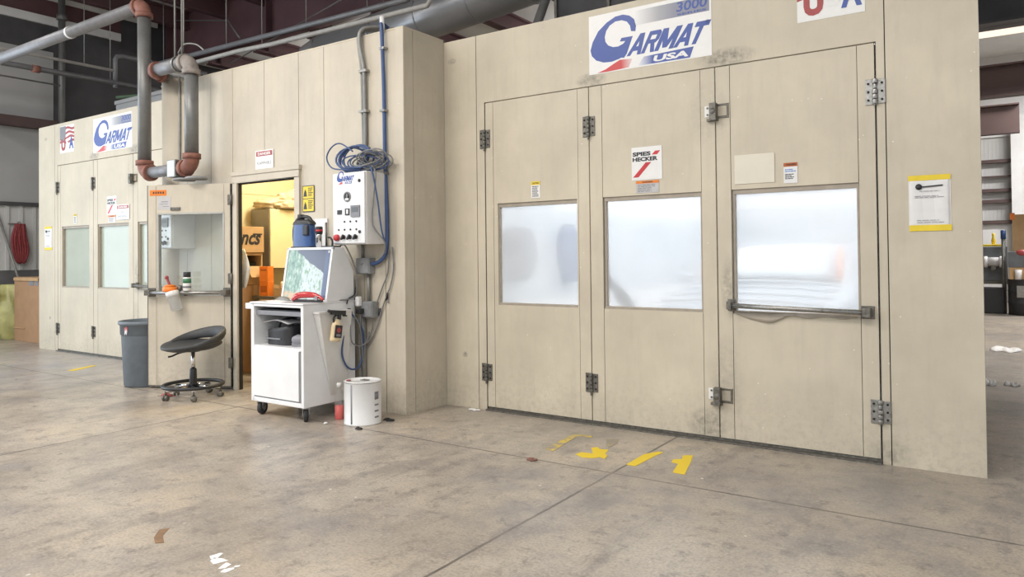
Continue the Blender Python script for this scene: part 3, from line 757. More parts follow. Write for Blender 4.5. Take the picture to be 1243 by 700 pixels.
# door frame
mb = MB()
mb.box(-2.165, -2.10, VY - .025, VY + .035, 0, 1.955); mb.box(-1.272, -1.207, VY - .025, VY + .035, 0, 1.955)
mb.box(-2.165, -1.207, VY - .025, VY + .035, 1.955, 2.02); mb.box(-2.18, -1.195, VY - .034, VY, 2.02, 2.06)
fr = mb.build('door_frame', 'room', mix, world=True, bevel=.003)
MB().box(-2.102, -2.093, VY - .005, VY + .03, 0, 1.95).box(-2.093, -1.275, VY + .005, VY + .03, 1.94, 1.955).build('door_seal', 'gap', mix, world=True)
# open door leaf, swung out
dl = bpy.data.objects.new('door', None); C.objects.link(dl); dl.parent = mix
dl.location = Vector((-2.172, -.530, 0)) - mix.location
dl.rotation_euler = (0, 0, math.atan2(-.446, -.895))
# local: x from hinge to tip, +y points to the viewer side
DW = .86
mb = MB()
w0, w1, wz0, wz1 = .075, .758, .89, 1.68
for (a, b, c, d) in ((.01, w0, .03, 1.955), (w1, DW, .03, 1.955), (w0, w1, .03, wz0), (w0, w1, wz1, 1.955)): mb.box(a, b, -.04, 0, c, d)
leaf = mb.build('door_leaf', 'room', dl, bevel=.002)
MB().box(.005, .012, -.042, .002, .03, 1.955).box(DW, DW + .006, -.042, .002, .03, 1.955).box(.01, DW, -.03, -.004, .012, .03).build('edge_strip', 'dark_steel', dl)
MB().box(.072, .076, 0, .002, .04, 1.95).box(w1 + .015, w1 + .018, 0, .002, .04, 1.95).build('seam_strip', 'reveal', dl)
MB().box(w0, w1, -.022, -.018, wz0, wz1).build('window_pane', 'pane_clear', dl)
mb = MB(); q = .012
for (a, b, c, d) in ((w0 - .006, w0 + q, wz0, wz1), (w1 - q, w1 + .006, wz0, wz1), (w0, w1, wz0 - .006, wz0 + q), (w0, w1, wz1 - q, wz1 + .006)): mb.box(a, b, -.045, .004, c, d)
mb.build('window_trim', M('pale_grey_trim', (.42, .42, .40), .45), dl, bevel=.002)
MB().cyl((.03, .065, .92), (DW - .02, .065, .92), .017, n=14).build('push_bar', 'steel', dl)
for x in (.04, DW - .04): MB().box(x - .04, x + .04, .0, .012, .88, .965).box(x - .028, x + .028, .012, .085, .895, .945).build('bar_bracket', 'dark_steel', dl, bevel=.003)
for z in (.2, 1.0, 1.75): MB().cyl((-.002, .008, z), (-.002, .008, z + .1), .011, n=10).box(-.002, .035, -.002, .004, z, z + .1).build('hinge', 'dark_steel', dl)
MB().box(.52, .62, 0, .012, 1.708, 1.738).build('name_plate', 'dark_steel', dl, bevel=.003)
MB().box(.665, .838, 0, .0015, 1.853, 1.908).build('orange_label', 'orange', dl)
lines = MB()
for k in range(5): lines.box(.69 + k * .025, .705 + k * .025, .0015, .002, 1.872, 1.892)
lines.build('print', 'ink', dl)
MB().box(.62, .755, 0, .0015, 1.718, 1.843).build('paper_label', 'paper_grey', dl)
MB().box(.65, .72, .0015, .002, 1.79, 1.797).box(.65, .74, .0015, .002, 1.77, 1.774).box(.64, .70, .0015, .002, 1.745, 1.75).build('print', 'ink_grey', dl)
DM = Matrix.Translation((-2.172, -.530, 0)) @ Matrix.Rotation(math.atan2(-.446, -.895), 4, 'Z')

# spray gun hanging on the door bar, and the bottle standing on it
gp = DM @ Vector((.575, .065, .94))
t = thing('spray_gun', 'orange topped spray gun with clear cup hung on the door bar', 'spray gun', gp, math.atan2(-.446, -.895))
MB().lathe([(.0, .0), (.06, .0), (.068, .008), (.068, .038), (.058, .048), (.0, .05)], (0, .02, -.01), 22).build('collar', 'or_bright', t)
MB().lathe([(.0, .05), (.05, .05), (.05, .06), (.03, .068), (0, .07)], (0, .02, -.01), 20).build('rim', 'orange', t)
mb = MB().lathe([(0, -.19), (.042, -.19), (.052, -.18), (.055, -.06), (.057, -.05)], (0, 0, 0), 20)
mb.xf(Matrix.Translation((-.025, .03, .0)) @ Matrix.Rotation(.28, 4, 'Y')); mb.build('cup', 'cup_plastic', t)
mb = MB().lathe([(0, -.055), (.060, -.055), (.062, -.005), (.055, .0)], (0, 0, 0), 20)
mb.xf(Matrix.Translation((-.025, .03, -.005)) @ Matrix.Rotation(.28, 4, 'Y')); mb.build('cup_lid', 'sign_white', t)
MB().tube(spline([(.0, .02, .04), (.02, .02, .09), (.035, .02, .125)]), [.012] * 8 + [.012] * 8 + [.016], 10).ball((.036, .02, .126), .019, 10).build('nozzle', 'dull_red', t)
MB().tube(spline([(-.06, .0, .02), (-.1, -.02, .025), (-.12, -.02, .0), (-.13, -.03, -.05)]), .016, 10).cyl((-.08, .0, .0), (-.09, .0, .05), .02).build('gun_body', 'dark_steel', t)
bp = DM @ Vector((.415, .065, .937))
t = thing('spray_bottle', 'dark capped bottle with green and white label standing on the door bar', 'bottle', bp, 0)
MB().lathe([(0, 0), (.034, 0), (.037, .008), (.037, .12), (.03, .13), (.028, .135)], (0, 0, 0), 20).build('bottle_body', 'sign_white', t)
MB().lathe([(.0376, .075), (.0376, .118)], (0, 0, 0), 20).build('label_band', 'green_cap', t)
MB().lathe([(.031, .132), (.034, .135), (.034, .175), (.03, .18), (0, .18)], (0, 0, 0), 20).build('cap', 'black', t)
MB().lathe([(.0377, .03), (.0377, .05)], (0, 0, 0), 20).build('print', 'ink_grey', t)

# ------------------------------------------------------------------ control panels
def control_panel(label, x, group='control panels'):
    t = thing('control_panel', label, 'control panel', (x, VY, 1.343), 0, group)     # origin at the lower right back corner
    w, h, d = .365, .568, .235
    MB().box(-w, 0, -d, 0, 0, h).build('enclosure', 'white_dirty', t, bevel=.004)
    MB().box(-w + .006, -.006, -d - .018, -d, .008, h - .006).build('cover_door', 'white', t, bevel=.004)
    f = -d - .018
    for (u, v, r) in ((.045, .33, 0),): pass
    P = lambda u, v: (-w + u * w, v * h)
    def knob(u, v, r, dep, m, nm_, n=16):
        x_, z_ = P(u, v); MB().lathe([(0, f - dep), (r * .85, f - dep), (r, f - dep * .7), (r, f)], (x_, 0, z_), n, 0, 'y').build(nm_, m, t)
    x_, z_ = P(.47, .66); MB().lathe([(0, f - .004), (.030, f - .004), (.034, f - .008), (.040, f - .006), (.040, f)], (x_, 0, z_), 24, 0, 'y').build('gauge', 'ink_grey', t)
    MB().lathe([(0, f - .005), (.030, f - .005), (.030, f - .0045)], (x_, 0, z_), 24, 0, 'y').build('gauge_face', 'black', t)
    MB().box(x_ - .02, x_ + .018, f - .006, f - .005, z_ - .026, z_ - .012).box(x_ - .002, x_ + .001, f - .006, f - .005, z_ - .01, z_ + .024).build('gauge_mark', 'sign_white', t)
    x_, z_ = P(.23, .45); MB().box(x_ - .024, x_ + .024, f - .006, f, z_ - .017, z_ + .017).build('switch', 'ink', t)
    x_, z_ = P(.47, .45); MB().box(x_ - .024, x_ + .024, f - .006, f, z_ - .026, z_ + .026).box(x_ - .004, x_ + .016, f - .010, f - .006, z_ - .016, z_ + .018, 1).build('hour_meter', ['ink', 'sign_white'], t)
    x_, z_ = P(.72, .455); MB().box(x_ - .048, x_ + .048, f - .010, f, z_ - .045, z_ + .045).box(x_ - .036, x_ + .036, f - .011, f - .010, z_ - .008, z_ + .03, 1).build('temperature_display', ['ink_grey', 'tile_teal'], t)
    for u in (.38, .56, .74): knob(u, .315, .008, .006, 'ink', 'pilot_light', 10)
    for u in (.20, .38, .56, .74): knob(u, .205, .008, .006, 'ink', 'pilot_light', 10)
    knob(.16, .095, .026, .028, 'red', 'stop_button')
    for u in (.36, .55, .73):
        x_, z_ = P(u, .10); mb = MB().lathe([(0, f - .014), (.015, f - .014), (.017, f)], (x_, 0, z_), 14, 0, 'y')
        b2 = MB().box(-.006, .006, f - .03, f - .012, -.022, .022); b2.xf(Matrix.Translation((x_, 0, z_)) @ Matrix.Rotation(.6, 4, 'Y')); mb.add(b2.v, b2.f); mb.build('selector_switch', 'ink', t)
    for v in (.87, .17): knob(.84, v, .013, .008, 'black', 'door_lock', 12)
    x_, z_ = P(.14, .835)
    b = bpy.data.objects.new('logo_plate', None); C.objects.link(b); b.parent = t; b.location = (x_, f, z_)
    return t, b
t, b = control_panel('white control panel with coiled blue hose on top beside doorway', -.158)
logo(b, .20, .115, False, .0002)
mesh_kids = [o for o in bpy.data.objects if o.parent == b]
for o in mesh_kids:                              # keep thing > part depth: lettering directly on the panel
    o.location = b.location; o.parent = t
bpy.data.objects.remove(b)
t2 = copy_tree(t); t2.location = (-2.815, VY, 1.343)
tag(t2, 'white control box seen through the glass of the open door', 'control panel', 'control panels')

# hose coil on the panel
rr = random.Random(3)
def ring_coil(n, cx, cy, cz, rx, rz, jit, r, tilt):
    pts = []
    for k in range(n * 22):
        a = 2 * PI * k / 22
        j = math.sin(k * .37) * jit
        pts.append((cx + (rx + j) * math.cos(a) + .004 * math.sin(k * .11) * n, cy + .05 * math.sin(a + tilt) + .03 * math.sin(k * .07), cz + (rz + j * .6) * math.sin(a) + .01 * math.cos(k * .21)))
    return pts
t = thing('air_hose', 'coiled blue air hose heaped on top of the control panel', 'hose', (-.30, -.62, 1.92))
MB().tube(ring_coil(5, -.40, -.63, 2.035, .125, .10, .012, .008, 1.0), .0085, 8).build('coil', 'cord_blue', t, world=True)
MB().tube(ring_coil(5, -.24, -.62, 2.00, .125, .055, .02, .006, .2), .006, 8).tube(ring_coil(4, -.17, -.64, 2.01, .10, .06, .025, .006, 2.2), .0055, 8).build('loose_coil', 'cord_grey', t, world=True)
MB().tube(ring_coil(3, -.25, -.66, 1.995, .16, .06, .02, .006, 1.5), .006, 8).build('loose_coil', 'cord_blue', t, world=True)
MB().tube(spline([(-.34, -.70, 2.08), (-.46, -.72, 2.15), (-.56, -.72, 2.13), (-.62, -.72, 2.05), (-.57, -.71, 1.965), (-.42, -.70, 1.94), (-.28, -.68, 1.93)], 10), .006, 8).build('free_loop', 'cord_blue', t, world=True)
MB().tube(spline([(-.20, -.66, 1.97), (-.145, -.68, 1.90), (-.115, -.66, 1.7), (-.11, -.62, 1.45), (-.10, -.58, 1.33), (-.13, -.55, 1.28)], 10), .0065, 8).build('tail', 'cord_blue', t, world=True)
MB().tube(spline([(-.18, -.64, 1.96), (-.13, -.66, 1.88), (-.135, -.68, 1.7), (-.145, -.68, 1.5), (-.10, -.60, 1.36), (-.14, -.55, 1.27)], 10), .0055, 8).build('tail', 'cord_grey', t, world=True)
# blue pipe hose down the wall, grey conduit
t = thing('blue_hose_line', 'straight blue hose clipped down the wall right of the control panel', 'hose', (-.15, -.52, 1.2))
MB().tube(spline([(-.20, -.44, 3.10), (-.19, -.52, 3.11), (-.175, -.535, 3.04), (-.172, -.52, 2.6), (-.165, -.52, 2.0), (-.150, -.52, 1.6), (-.150, -.52, 1.40), (-.16, -.525, 1.27), (-.22, -.535, 1.205), (-.30, -.54, 1.185)], 8), .0155, 12).build('hose', 'cord_blue', t, world=True)
for z in (2.9, 2.4, 1.9): MB().box(-.20, -.145, -.545, VY, z, z + .018).build('clip', 'steel', t, world=True)
MB().cyl((-.19, -.515, 3.05), (-.19, -.515, 3.17), .02).build('coupling', 'white', t, world=True)
t = thing('flexible_conduit', 'grey flexible conduit bending over the roof edge above control panel', 'conduit', (-.4, -.52, 2.0))
MB().tube(spline([(-.22, .3, 3.16), (-.28, -.2, 3.15), (-.36, -.42, 3.14), (-.42, -.52, 3.10), (-.425, -.535, 2.98), (-.39, -.525, 2.78), (-.385, -.52, 2.45), (-.385, -.52, 2.15), (-.40, -.55, 1.97), (-.42, -.60, 1.912)], 8), .016, 12).build('conduit', 'cond', t, world=True)
MB().tube(spline([(-.30, .3, 3.14), (-.34, -.2, 3.13), (-.40, -.42, 3.12), (-.45, -.515, 3.07), (-.455, -.515, 2.95), (-.43, -.512, 2.76), (-.42, -.512, 2.4), (-.415, -.515, 2.1), (-.44, -.55, 1.97), (-.47, -.60, 1.912)], 8), .012, 10).build('conduit', 'cond', t, world=True)
for z in (2.75, 2.42, 2.12): MB().box(-.435, -.35, -.545, VY, z, z + .02).build('clip', 'steel', t, world=True)

# junction boxes and cords below the panel
t = thing('junction_box', 'grey outlet box below the control panel, upper of two', 'junction box', (-.375, VY, 1.10), 0, 'junction boxes')
MB().box(-.455, -.305, -.565, VY, 1.105, 1.235).build('box', 'jbox', t, world=True, bevel=.006)
MB().box(-.448, -.312, -.572, -.565, 1.112, 1.228).lathe([(0, -.578), (.012, -.578), (.012, -.57)], (-.38, 0, 1.19), 12, 1, 'y').build('cover', ['jbox', 'steel'], t, world=True, bevel=.002)
MB().cyl((-.355, -.525, .88), (-.355, -.525, 1.105), .013).cyl((-.42, -.525, 1.235), (-.42, -.525, 1.343), .012).build('conduit', 'cond', t, world=True)
t = thing('junction_box', 'grey outlet box with plugs beside the white cart, lower of two', 'junction box', (-.34, VY, .76), 0, 'junction boxes')
MB().box(-.40, -.27, -.575, VY, .755, .885).build('box', 'jbox', t, world=True, bevel=.006)
MB().box(-.394, -.276, -.582, -.575, .762, .878).build('cover', 'jbox', t, world=True, bevel=.002)
MB().box(-.395, -.345, -.635, -.582, .79, .83).build('plug', 'black', t, world=True, bevel=.008); MB().box(-.415, -.375, -.62, -.575, .845, .925).build('plug', 'sign_white', t, world=True, bevel=.01)
t = thing('power_cord', 'thin grey cords hanging down the wall under the control panel', 'cord', (-.2, -.51, .5))
for pts, mt in (([(-.13, -.52, 1.30), (-.15, -.515, 1.12), (-.21, -.515, 1.0), (-.26, -.515, .90), (-.30, -.535, .77), (-.32, -.53, .64), (-.40, -.53, .53), (-.415, -.56, .50)], 'cord_grey'),
                ([(-.10, -.515, 1.32), (-.09, -.512, 1.15), (-.13, -.512, 1.0), (-.17, -.515, .93), (-.145, -.515, .88)], 'cord_grey'),
                ([(-.17, -.515, .92), (-.23, -.512, .80), (-.27, -.515, .69), (-.34, -.515, .57), (-.41, -.52, .49)], 'cord_grey'),
                ([(-.37, -.60, .79), (-.38, -.60, .60), (-.40, -.58, .38), (-.40, -.55, .10)], 'cord_grey')):
    MB().tube(spline(pts), .0055, 8).build('cord', mt, t, world=True)
for p in ((-.165, -.515, .925), (-.25, -.515, .80)): MB().cyl((p[0], p[1], p[2] - .03), (p[0] + .01, p[1], p[2] + .03), .009, n=10).build('cord_lock', 'black', t, world=True)
tag(MB().cyl((-.412, -.53, .03), (-.412, -.53, .76), .022, n=14).build('drain_pipe', 'cond'), 'short upright grey pipe between cart and wall', 'pipe')

# ------------------------------------------------------------------ white cart
cx0, cx1, cy0, cy1 = -1.065, -.435, -1.122, -.60
t = cart = thing('computer_cart', 'white rolling cart with open cubby, lower door and screen hood', 'cart', ((cx0 + cx1) / 2, (cy0 + cy1) / 2, 0))
mb = MB(); w = .022
mb.box(cx0, cx0 + w * 1.7, cy0, cy1, .112, .885); mb.box(cx1 - w * 1.4, cx1, cy0, cy1, .112, .885)
mb.box(cx0 + w, cx1 - w, cy0, cy1, .112, .148); mb.box(cx0 + w, cx1 - w, cy0, cy1, .862, .885)
mb.box(cx0 + w, cx1 - w, cy1 - .02, cy1, .148, .862); mb.box(cx0 + w, cx1 - w, cy0 + .004, cy1 - .02, .535, .556)
mb.build('body', 'white', t, world=True, bevel=.004)
MB().box(cx0 - .006, cx1 + .004, cy0 - .008, cy1 + .004, .885, .897).build('worktop', 'white', t, world=True, bevel=.003)
MB().box(cx0 + .038, cx1 - .052, cy0 - .006, cy0 + .014, .158, .536).build('cabinet_door', 'white', t, world=True, bevel=.003)
MB().box(cx0 + .038, cx1 - .033, cy0 + .0, cy0 + .012, .149, .157).box(cx1 - .05, cx1 - .034, cy0 + .002, cy0 + .012, .15, .53).build('door_gap', 'ink_grey', t, world=True)
MB().box(cx0 - .075, cx0, cy0 + .002, cy0 + .30, .838, .884).build('side_tray', 'white', t, world=True, bevel=.004)
MB().box(cx0 + .04, cx1 - .035, cy0 + .03, cy1 - .06, .80, .818).box(cx0 + .04, cx1 - .035, cy0 + .02, cy0 + .032, .795, .83).build('keyboard_tray', 'ink_grey', t, world=True, bevel=.003)
MB().box(cx0 + .06, cx1 - .10, cy0 + .05, cy0 + .22, .818, .838).build('keyboard', 'black', t, world=True, bevel=.004)
# screen hood
PR = [(-.885, .897), (-.812, 1.322), (-.715, 1.322), (-.610, 1.13), (-.605, .897)]
fx = lambda u, v, d: Vector((d, u, v))
hood = MB().prism(PR, fx, -.985, -.435).build('screen_hood', 'white', t, world=True, bevel=.006)
hx = Vector((-.985, -.885, .897)); ax = math.atan2(.812 - .885, .425)   # lean of the glass
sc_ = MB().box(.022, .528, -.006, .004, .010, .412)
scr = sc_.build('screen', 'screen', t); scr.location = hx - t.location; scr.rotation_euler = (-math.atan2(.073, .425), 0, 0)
br = MB()
for (a, b, c, d) in ((.0, .55, .0, .012), (.0, .55, .412, .431), (.0, .022, .0, .43), (.528, .55, 0, .43)): br.box(a, b, -.012, .004, c, d)
b = br.build('bezel', 'white', t, bevel=.002); b.location = scr.location; b.rotation_euler = scr.rotation_euler
b = MB().box(.495, .515, -.008, -.005, .385, .405).build('corner_icon', 'paper_grey', t); b.location = scr.location; b.rotation_euler = scr.rotation_euler
# side pocket, cable hole
vs = [(-.433, -1.03, .822), (-.433, -.70, .822), (-.363, -1.03, .822), (-.363, -.70, .822), (-.433, -.86, .17), (-.433, -.70, .17)]
MB().add(vs, [(0, 4, 2), (2, 4, 5, 3), (1, 3, 5)]).add([(-.433, -1.035, .815), (-.358, -1.035, .815), (-.358, -.70, .815), (-.433, -.70, .815), (-.433, -1.035, .83), (-.358, -1.035, .83), (-.358, -.70, .83), (-.433, -.70, .83)], [(3, 2, 1, 0), (4, 5, 6, 7), (0, 1, 5, 4), (1, 2, 6, 5), (2, 3, 7, 6), (3, 0, 4, 7)]).build('side_pocket', 'white_dirty', t, world=True)
MB().lathe([(.0, .008), (.028, .008), (.034, .004), (.036, 0)], (cx1, -.665, .80), 20, 0, 'x').build('cable_grommet', 'black', t, world=True)
for (x, y, a) in ((cx0 + .06, cy0 + .06, .3), (cx1 - .05, cy0 + .06, .9), (cx0 + .06, cy1 - .06, .2), (cx1 - .05, cy1 - .06, .4)):
    mb = MB().lathe([(0, -.018), (.036, -.018), (.0505, -.014), (.053, -.008), (.053, .008), (.0505, .014), (.036, .018), (0, .018)], (0, 0, .053), 22, 0, 'x')
    mb.xf(Matrix.Translation((x, y, 0)) @ Matrix.Rotation(a, 4, 'Z'))
    wh = mb.build('caster', 'rubber', t, world=True)
    mb = MB().box(-.026, -.021, -.03, .014, .05, .105).box(.021, .026, -.03, .014, .05, .105).box(-.03, .03, -.035, .03, .100, .112).cyl((-.028, 0, .048), (.028, 0, .048), .009, n=10).lathe([(0, .0), (.018, .0), (.018, .001)], (.019, 0, .048), 14, 0, 'x')
    mb.xf(Matrix.Translation((x, y, 0)) @ Matrix.Rotation(a, 4, 'Z'))
    mb.build('caster_fork', 'steel', t, world=True)
# cables from the grommet
t = thing('cart_cable', 'blue and grey cables looping from the round hole in the cart side', 'cable', (-.40, -.66, .35))
MB().tube(spline([(-.425, -.665, .80), (-.40, -.69, .79), (-.395, -.74, .70), (-.39, -.77, .60), (-.39, -.78, .48), (-.39, -.74, .39), (-.39, -.67, .35), (-.39, -.60, .37), (-.39, -.56, .47), (-.39, -.555, .62), (-.395, -.60, .72), (-.40, -.65, .77), (-.425, -.66, .80)]), .0075, 10).build('blue_cable', 'cord_blue', t, world=True)
MB().tube(spline([(-.425, -.67, .795), (-.385, -.70, .77), (-.38, -.70, .63), (-.38, -.68, .56), (-.37, -.61, .53), (-.35, -.56, .56), (-.33, -.545, .64)]), .0055, 10).tube(spline([(-.425, -.66, .79), (-.37, -.63, .73), (-.365, -.60, .62), (-.37, -.585, .50), (-.38, -.57, .40)]), .005, 10).build('grey_cable', 'cord_grey', t, world=True)
t = thing('monitor_cord', 'dark cords running down behind the screen hood on the cart', 'cord', (-.44, -.58, .9))
MB().tube(spline([(-.50, -.70, 1.33), (-.425, -.71, 1.335), (-.42, -.63, 1.20), (-.42, -.595, 1.10), (-.42, -.595, .98), (-.42, -.61, .93), (-.42, -.70, .905), (-.44, -.76, .903)]), .006, 8).build('cord', 'cord_grey', t, world=True)
MB().tube(spline([(-.425, -.60, 1.0), (-.42, -.62, .94), (-.42, -.68, .912), (-.422, -.70, .87)]), .005, 8).build('cord', 'black', t, world=True)

# things on and in the cart
HX = lambda x, y, z: Vector((x, y, z))
t = thing('cooler_jug', 'blue and black jug standing on top of the screen hood', 'jug', (-.845, -.765, 1.322))
MB().grid(lambda u, v: ((.115 * (1 - .12 * v ** 3)) * math.copysign(abs(math.cos(2 * PI * u)) ** .5, math.cos(2 * PI * u)), .045 * math.copysign(abs(math.sin(2 * PI * u)) ** .6, math.sin(2 * PI * u)), .002 + .20 * v), 32, 8).build('jug_body', 'blue_plastic', t)
MB().grid(lambda u, v: ((.118 * math.cos(v * PI / 2) ** .6 + .0) * math.copysign(abs(math.cos(2 * PI * u)) ** .5, math.cos(2 * PI * u)), .046 * math.cos(v * PI / 2) ** .5 * math.copysign(abs(math.sin(2 * PI * u)) ** .6, math.sin(2 * PI * u)), .19 + .045 * math.sin(v * PI / 2)), 32, 6).build('jug_top', 'black', t)
MB().tube(spline([(-.105, 0, .0 + .012), (-.128, 0, .08), (-.122, 0, .17), (-.08, 0, .235), (-.01, 0, .255), (.06, 0, .245), (.10, 0, .20)]), .015, 10).build('handle', 'black', t)
MB().box(.04, .105, -.058, -.035, .10, .185).build('side_pouch', 'black', t, bevel=.01); MB().lathe([(0, .275), (.028, .275), (.03, .23)], (-.04, 0, 0), 14).build('cap', 'black', t)
MB().box(-.116, .116, -.047, .047, 0, .012).build('foot', 'black', t, bevel=.004)
t = thing('flashlight', 'small chrome and black flashlight upright on the screen hood', 'flashlight', (-.665, -.765, 1.322))
MB().lathe([(0, 0), (.022, 0), (.022, .10), (.024, .105)], (0, 0, 0), 18).build('barrel', 'chrome', t)
MB().lathe([(.024, .105), (.029, .125), (.029, .16), (.026, .17), (0, .17)], (0, 0, 0), 18).build('head', 'black', t)
MB().lathe([(.0295, .13), (.0295, .145)], (0, 0, 0), 18).build('ring', 'red', t); MB().box(-.006, .006, -.026, -.02, .04, .08).build('switch', 'black', t)
t = thing('tool_holder', 'thin black rod holder on the hood next to the control panel', 'holder', (-.52, -.765, 1.322))
MB().box(-.075, .075, -.04, .03, 0, .012).build('base', 'black', t, bevel=.002)
MB().cyl((-.06, .0, .012), (-.062, .0, .20), .009, n=10).build('rod', 'dark_steel', t)
MB().tube(spline([(.03, -.02, .01), (.032, -.02, .05), (.015, -.025, .075), (-.005, -.03, .08)]), .008, 8).build('hook', 'black', t)
tag(MB().box(-1.02, -.86, VY - .012, VY - .002, 1.33, 1.575).build('white_board', 'sign_white', bevel=.001), 'plain white board on wall behind the flashlight', 'board')
t = thing('red_hand_tool', 'glossy red hand tool lying on the cart top below the screen', 'hand tool', (-.545, -.99, .897), .12)
mb = MB().tube(spline([(-.15, 0, .018), (-.10, 0, .048), (-.02, 0, .058), (.07, 0, .056), (.13, 0, .040), (.155, 0, .022)], 5), [.012 + .014 * math.sin(PI * min(1, (k + 2) / 22)) for k in range(26)], 12)
mb.build('body', 'red_gloss', t)
MB().tube(spline([(-.14, 0, .012), (-.05, 0, .012), (.05, 0, .012), (.15, 0, .014)]), .011, 8).build('base', 'ink', t)
MB().box(.10, .125, -.03, -.02, .02, .05).build('badge', 'chrome', t)
tag(MB().grid(lambda u, v: (-.99 + u * .30, -1.10 + v * .16, .899 + .003 * math.sin(u * 7)), 8, 4).build('paper_sheet', 'paper', solid=.002), 'loose white papers on the cart top left of the red tool', 'paper')
tag(MB().grid(lambda u, v: (-.94 + .12 * (u - .5) * 1.6 + .02 * math.sin(9 * v), -.93 + .07 * v, .899 + .03 * math.sin(PI * u) * math.sin(PI * v)), 10, 6).build('grey_rag', 'cond', solid=.004), 'crumpled grey rag on the left of the cart top', 'rag')
t = thing('spray_trigger_bottle', 'cream trigger spray bottle hooked on the side of the cart', 'spray bottle', (-.325, -.915, .60))
mb = MB().grid(lambda u, v: ((.030 if v < .75 else .030 - (v - .75) * .07) * math.cos(2 * PI * u), (.045 if v < .75 else .045 - (v - .75) * .12) * math.sin(2 * PI * u), .17 * v), 20, 10)
mb.add([(.030 * math.cos(2 * PI * k / 20), .045 * math.sin(2 * PI * k / 20), 0) for k in range(20)], [list(range(20))])
mb.xf(Matrix.Rotation(-.16, 4, 'X')); mb.build('bottle_body', 'cream', t)
mb = MB().prism([(-.034, .03), (.034, .03), (.034, .125), (-.034, .125)], lambda u, v, d: Vector((d, u, v)), .026, .032); mb.xf(Matrix.Rotation(-.16, 4, 'X')); mb.build('label_panel', 'ink', t)
mb = MB().lathe([(0, -.001), (.020, -.001), (.020, .0012)], (.032, .0, .088), 14, 0, 'x'); mb.xf(Matrix.Rotation(-.16, 4, 'X')); mb.build('label_print', 'dull_red', t)
mb = MB().prism([(-.02, .04), (.022, .04), (.022, .058), (-.02, .058)], lambda u, v, d: Vector((d, u, v)), .0315, .0335); mb.xf(Matrix.Rotation(-.16, 4, 'X')); mb.build('label_print', 'ink_grey', t)
mb = MB().cyl((0, 0, .165), (0, 0, .20), .016, n=12).box(-.013, .013, -.085, .055, .20, .235).box(-.008, .008, .035, .075, .19, .20)
mb.tube(spline([(0, -.03, .20), (0, -.055, .175), (0, -.05, .14)]), .008, 8); mb.cyl((0, -.085, .222), (0, -.115, .228), .012, n=10)
mb.xf(Matrix.Translation((0, .03, 0)) @ Matrix.Rotation(-.1, 4, 'X')); mb.build('trigger_head', 'black', t, bevel=.004)
# in the cubby
t = thing('black_case', 'dark soft case inside the cart cubby, left', 'case', (-.84, -.95, .556))
MB().grid(lambda u, v: (.15 * math.copysign(abs(math.cos(2 * PI * u)) ** .5, math.cos(2 * PI * u)), .10 * math.copysign(abs(math.sin(2 * PI * u)) ** .5, math.sin(2 * PI * u)), .001 + v * (.135 + .03 * math.cos(2 * PI * u))), 28, 5).add([(.15 * math.copysign(abs(math.cos(2 * PI * k / 28)) ** .5, math.cos(2 * PI * k / 28)), .10 * math.copysign(abs(math.sin(2 * PI * k / 28)) ** .5, math.sin(2 * PI * k / 28)), .136 + .03 * math.cos(2 * PI * k / 28)) for k in range(28)], [list(range(28))]).build('shell', 'black', t)
MB().tube(spline([(-.08, -.02, .11), (-.03, -.03, .175), (.05, -.03, .19), (.10, -.02, .155)]), .009, 8).build('handle', 'black', t)
MB().box(-.14, .05, -.108, -.098, .045, .055).build('zip', 'ink_grey', t)
t = thing('grey_power_tool', 'grey tool with red end in the cart cubby, right', 'power tool', (-.575, -1.00, .556), .4)
MB().tube([(-.09, 0, .045), (-.05, 0, .05), (.02, 0, .05), (.05, 0, .05)], [.03, .042, .042, .036], 14).box(-.09, .03, -.03, .03, .0, .03).build('housing', 'ink_grey', t, bevel=.004)
MB().tube([(.05, 0, .06), (.085, 0, .06), (.09, 0, .06)], [.034, .034, .02], 14).build('end_cap', 'dull_red', t)
MB().tube(spline([(.06, 0, .05), (.07, -.02, .03), (.06, -.04, .002 + .01)]), .01, 8).build('lead', 'black', t)
t = thing('folded_papers', 'folded white manual lying on the dark case in the cart cubby', 'papers', (-.83, -.95, .728))
MB().grid(lambda u, v: (-.15 + .30 * u, -.12 + .14 * v, .0 + .025 * math.sin(PI * u) + .012 * v), 10, 4).build('sheet', 'paper_grey', t, solid=.004)
MB().grid(lambda u, v: (-.02 + .15 * u, -.10 + .16 * v, .012 + .05 * u), 6, 4).build('cover', 'black', t, solid=.004)

# ------------------------------------------------------------------ stool
t = thing('rolling_stool', 'black tractor seat rolling stool in front of the open door', 'stool', (-2.13, -.955, 0), math.radians(84))
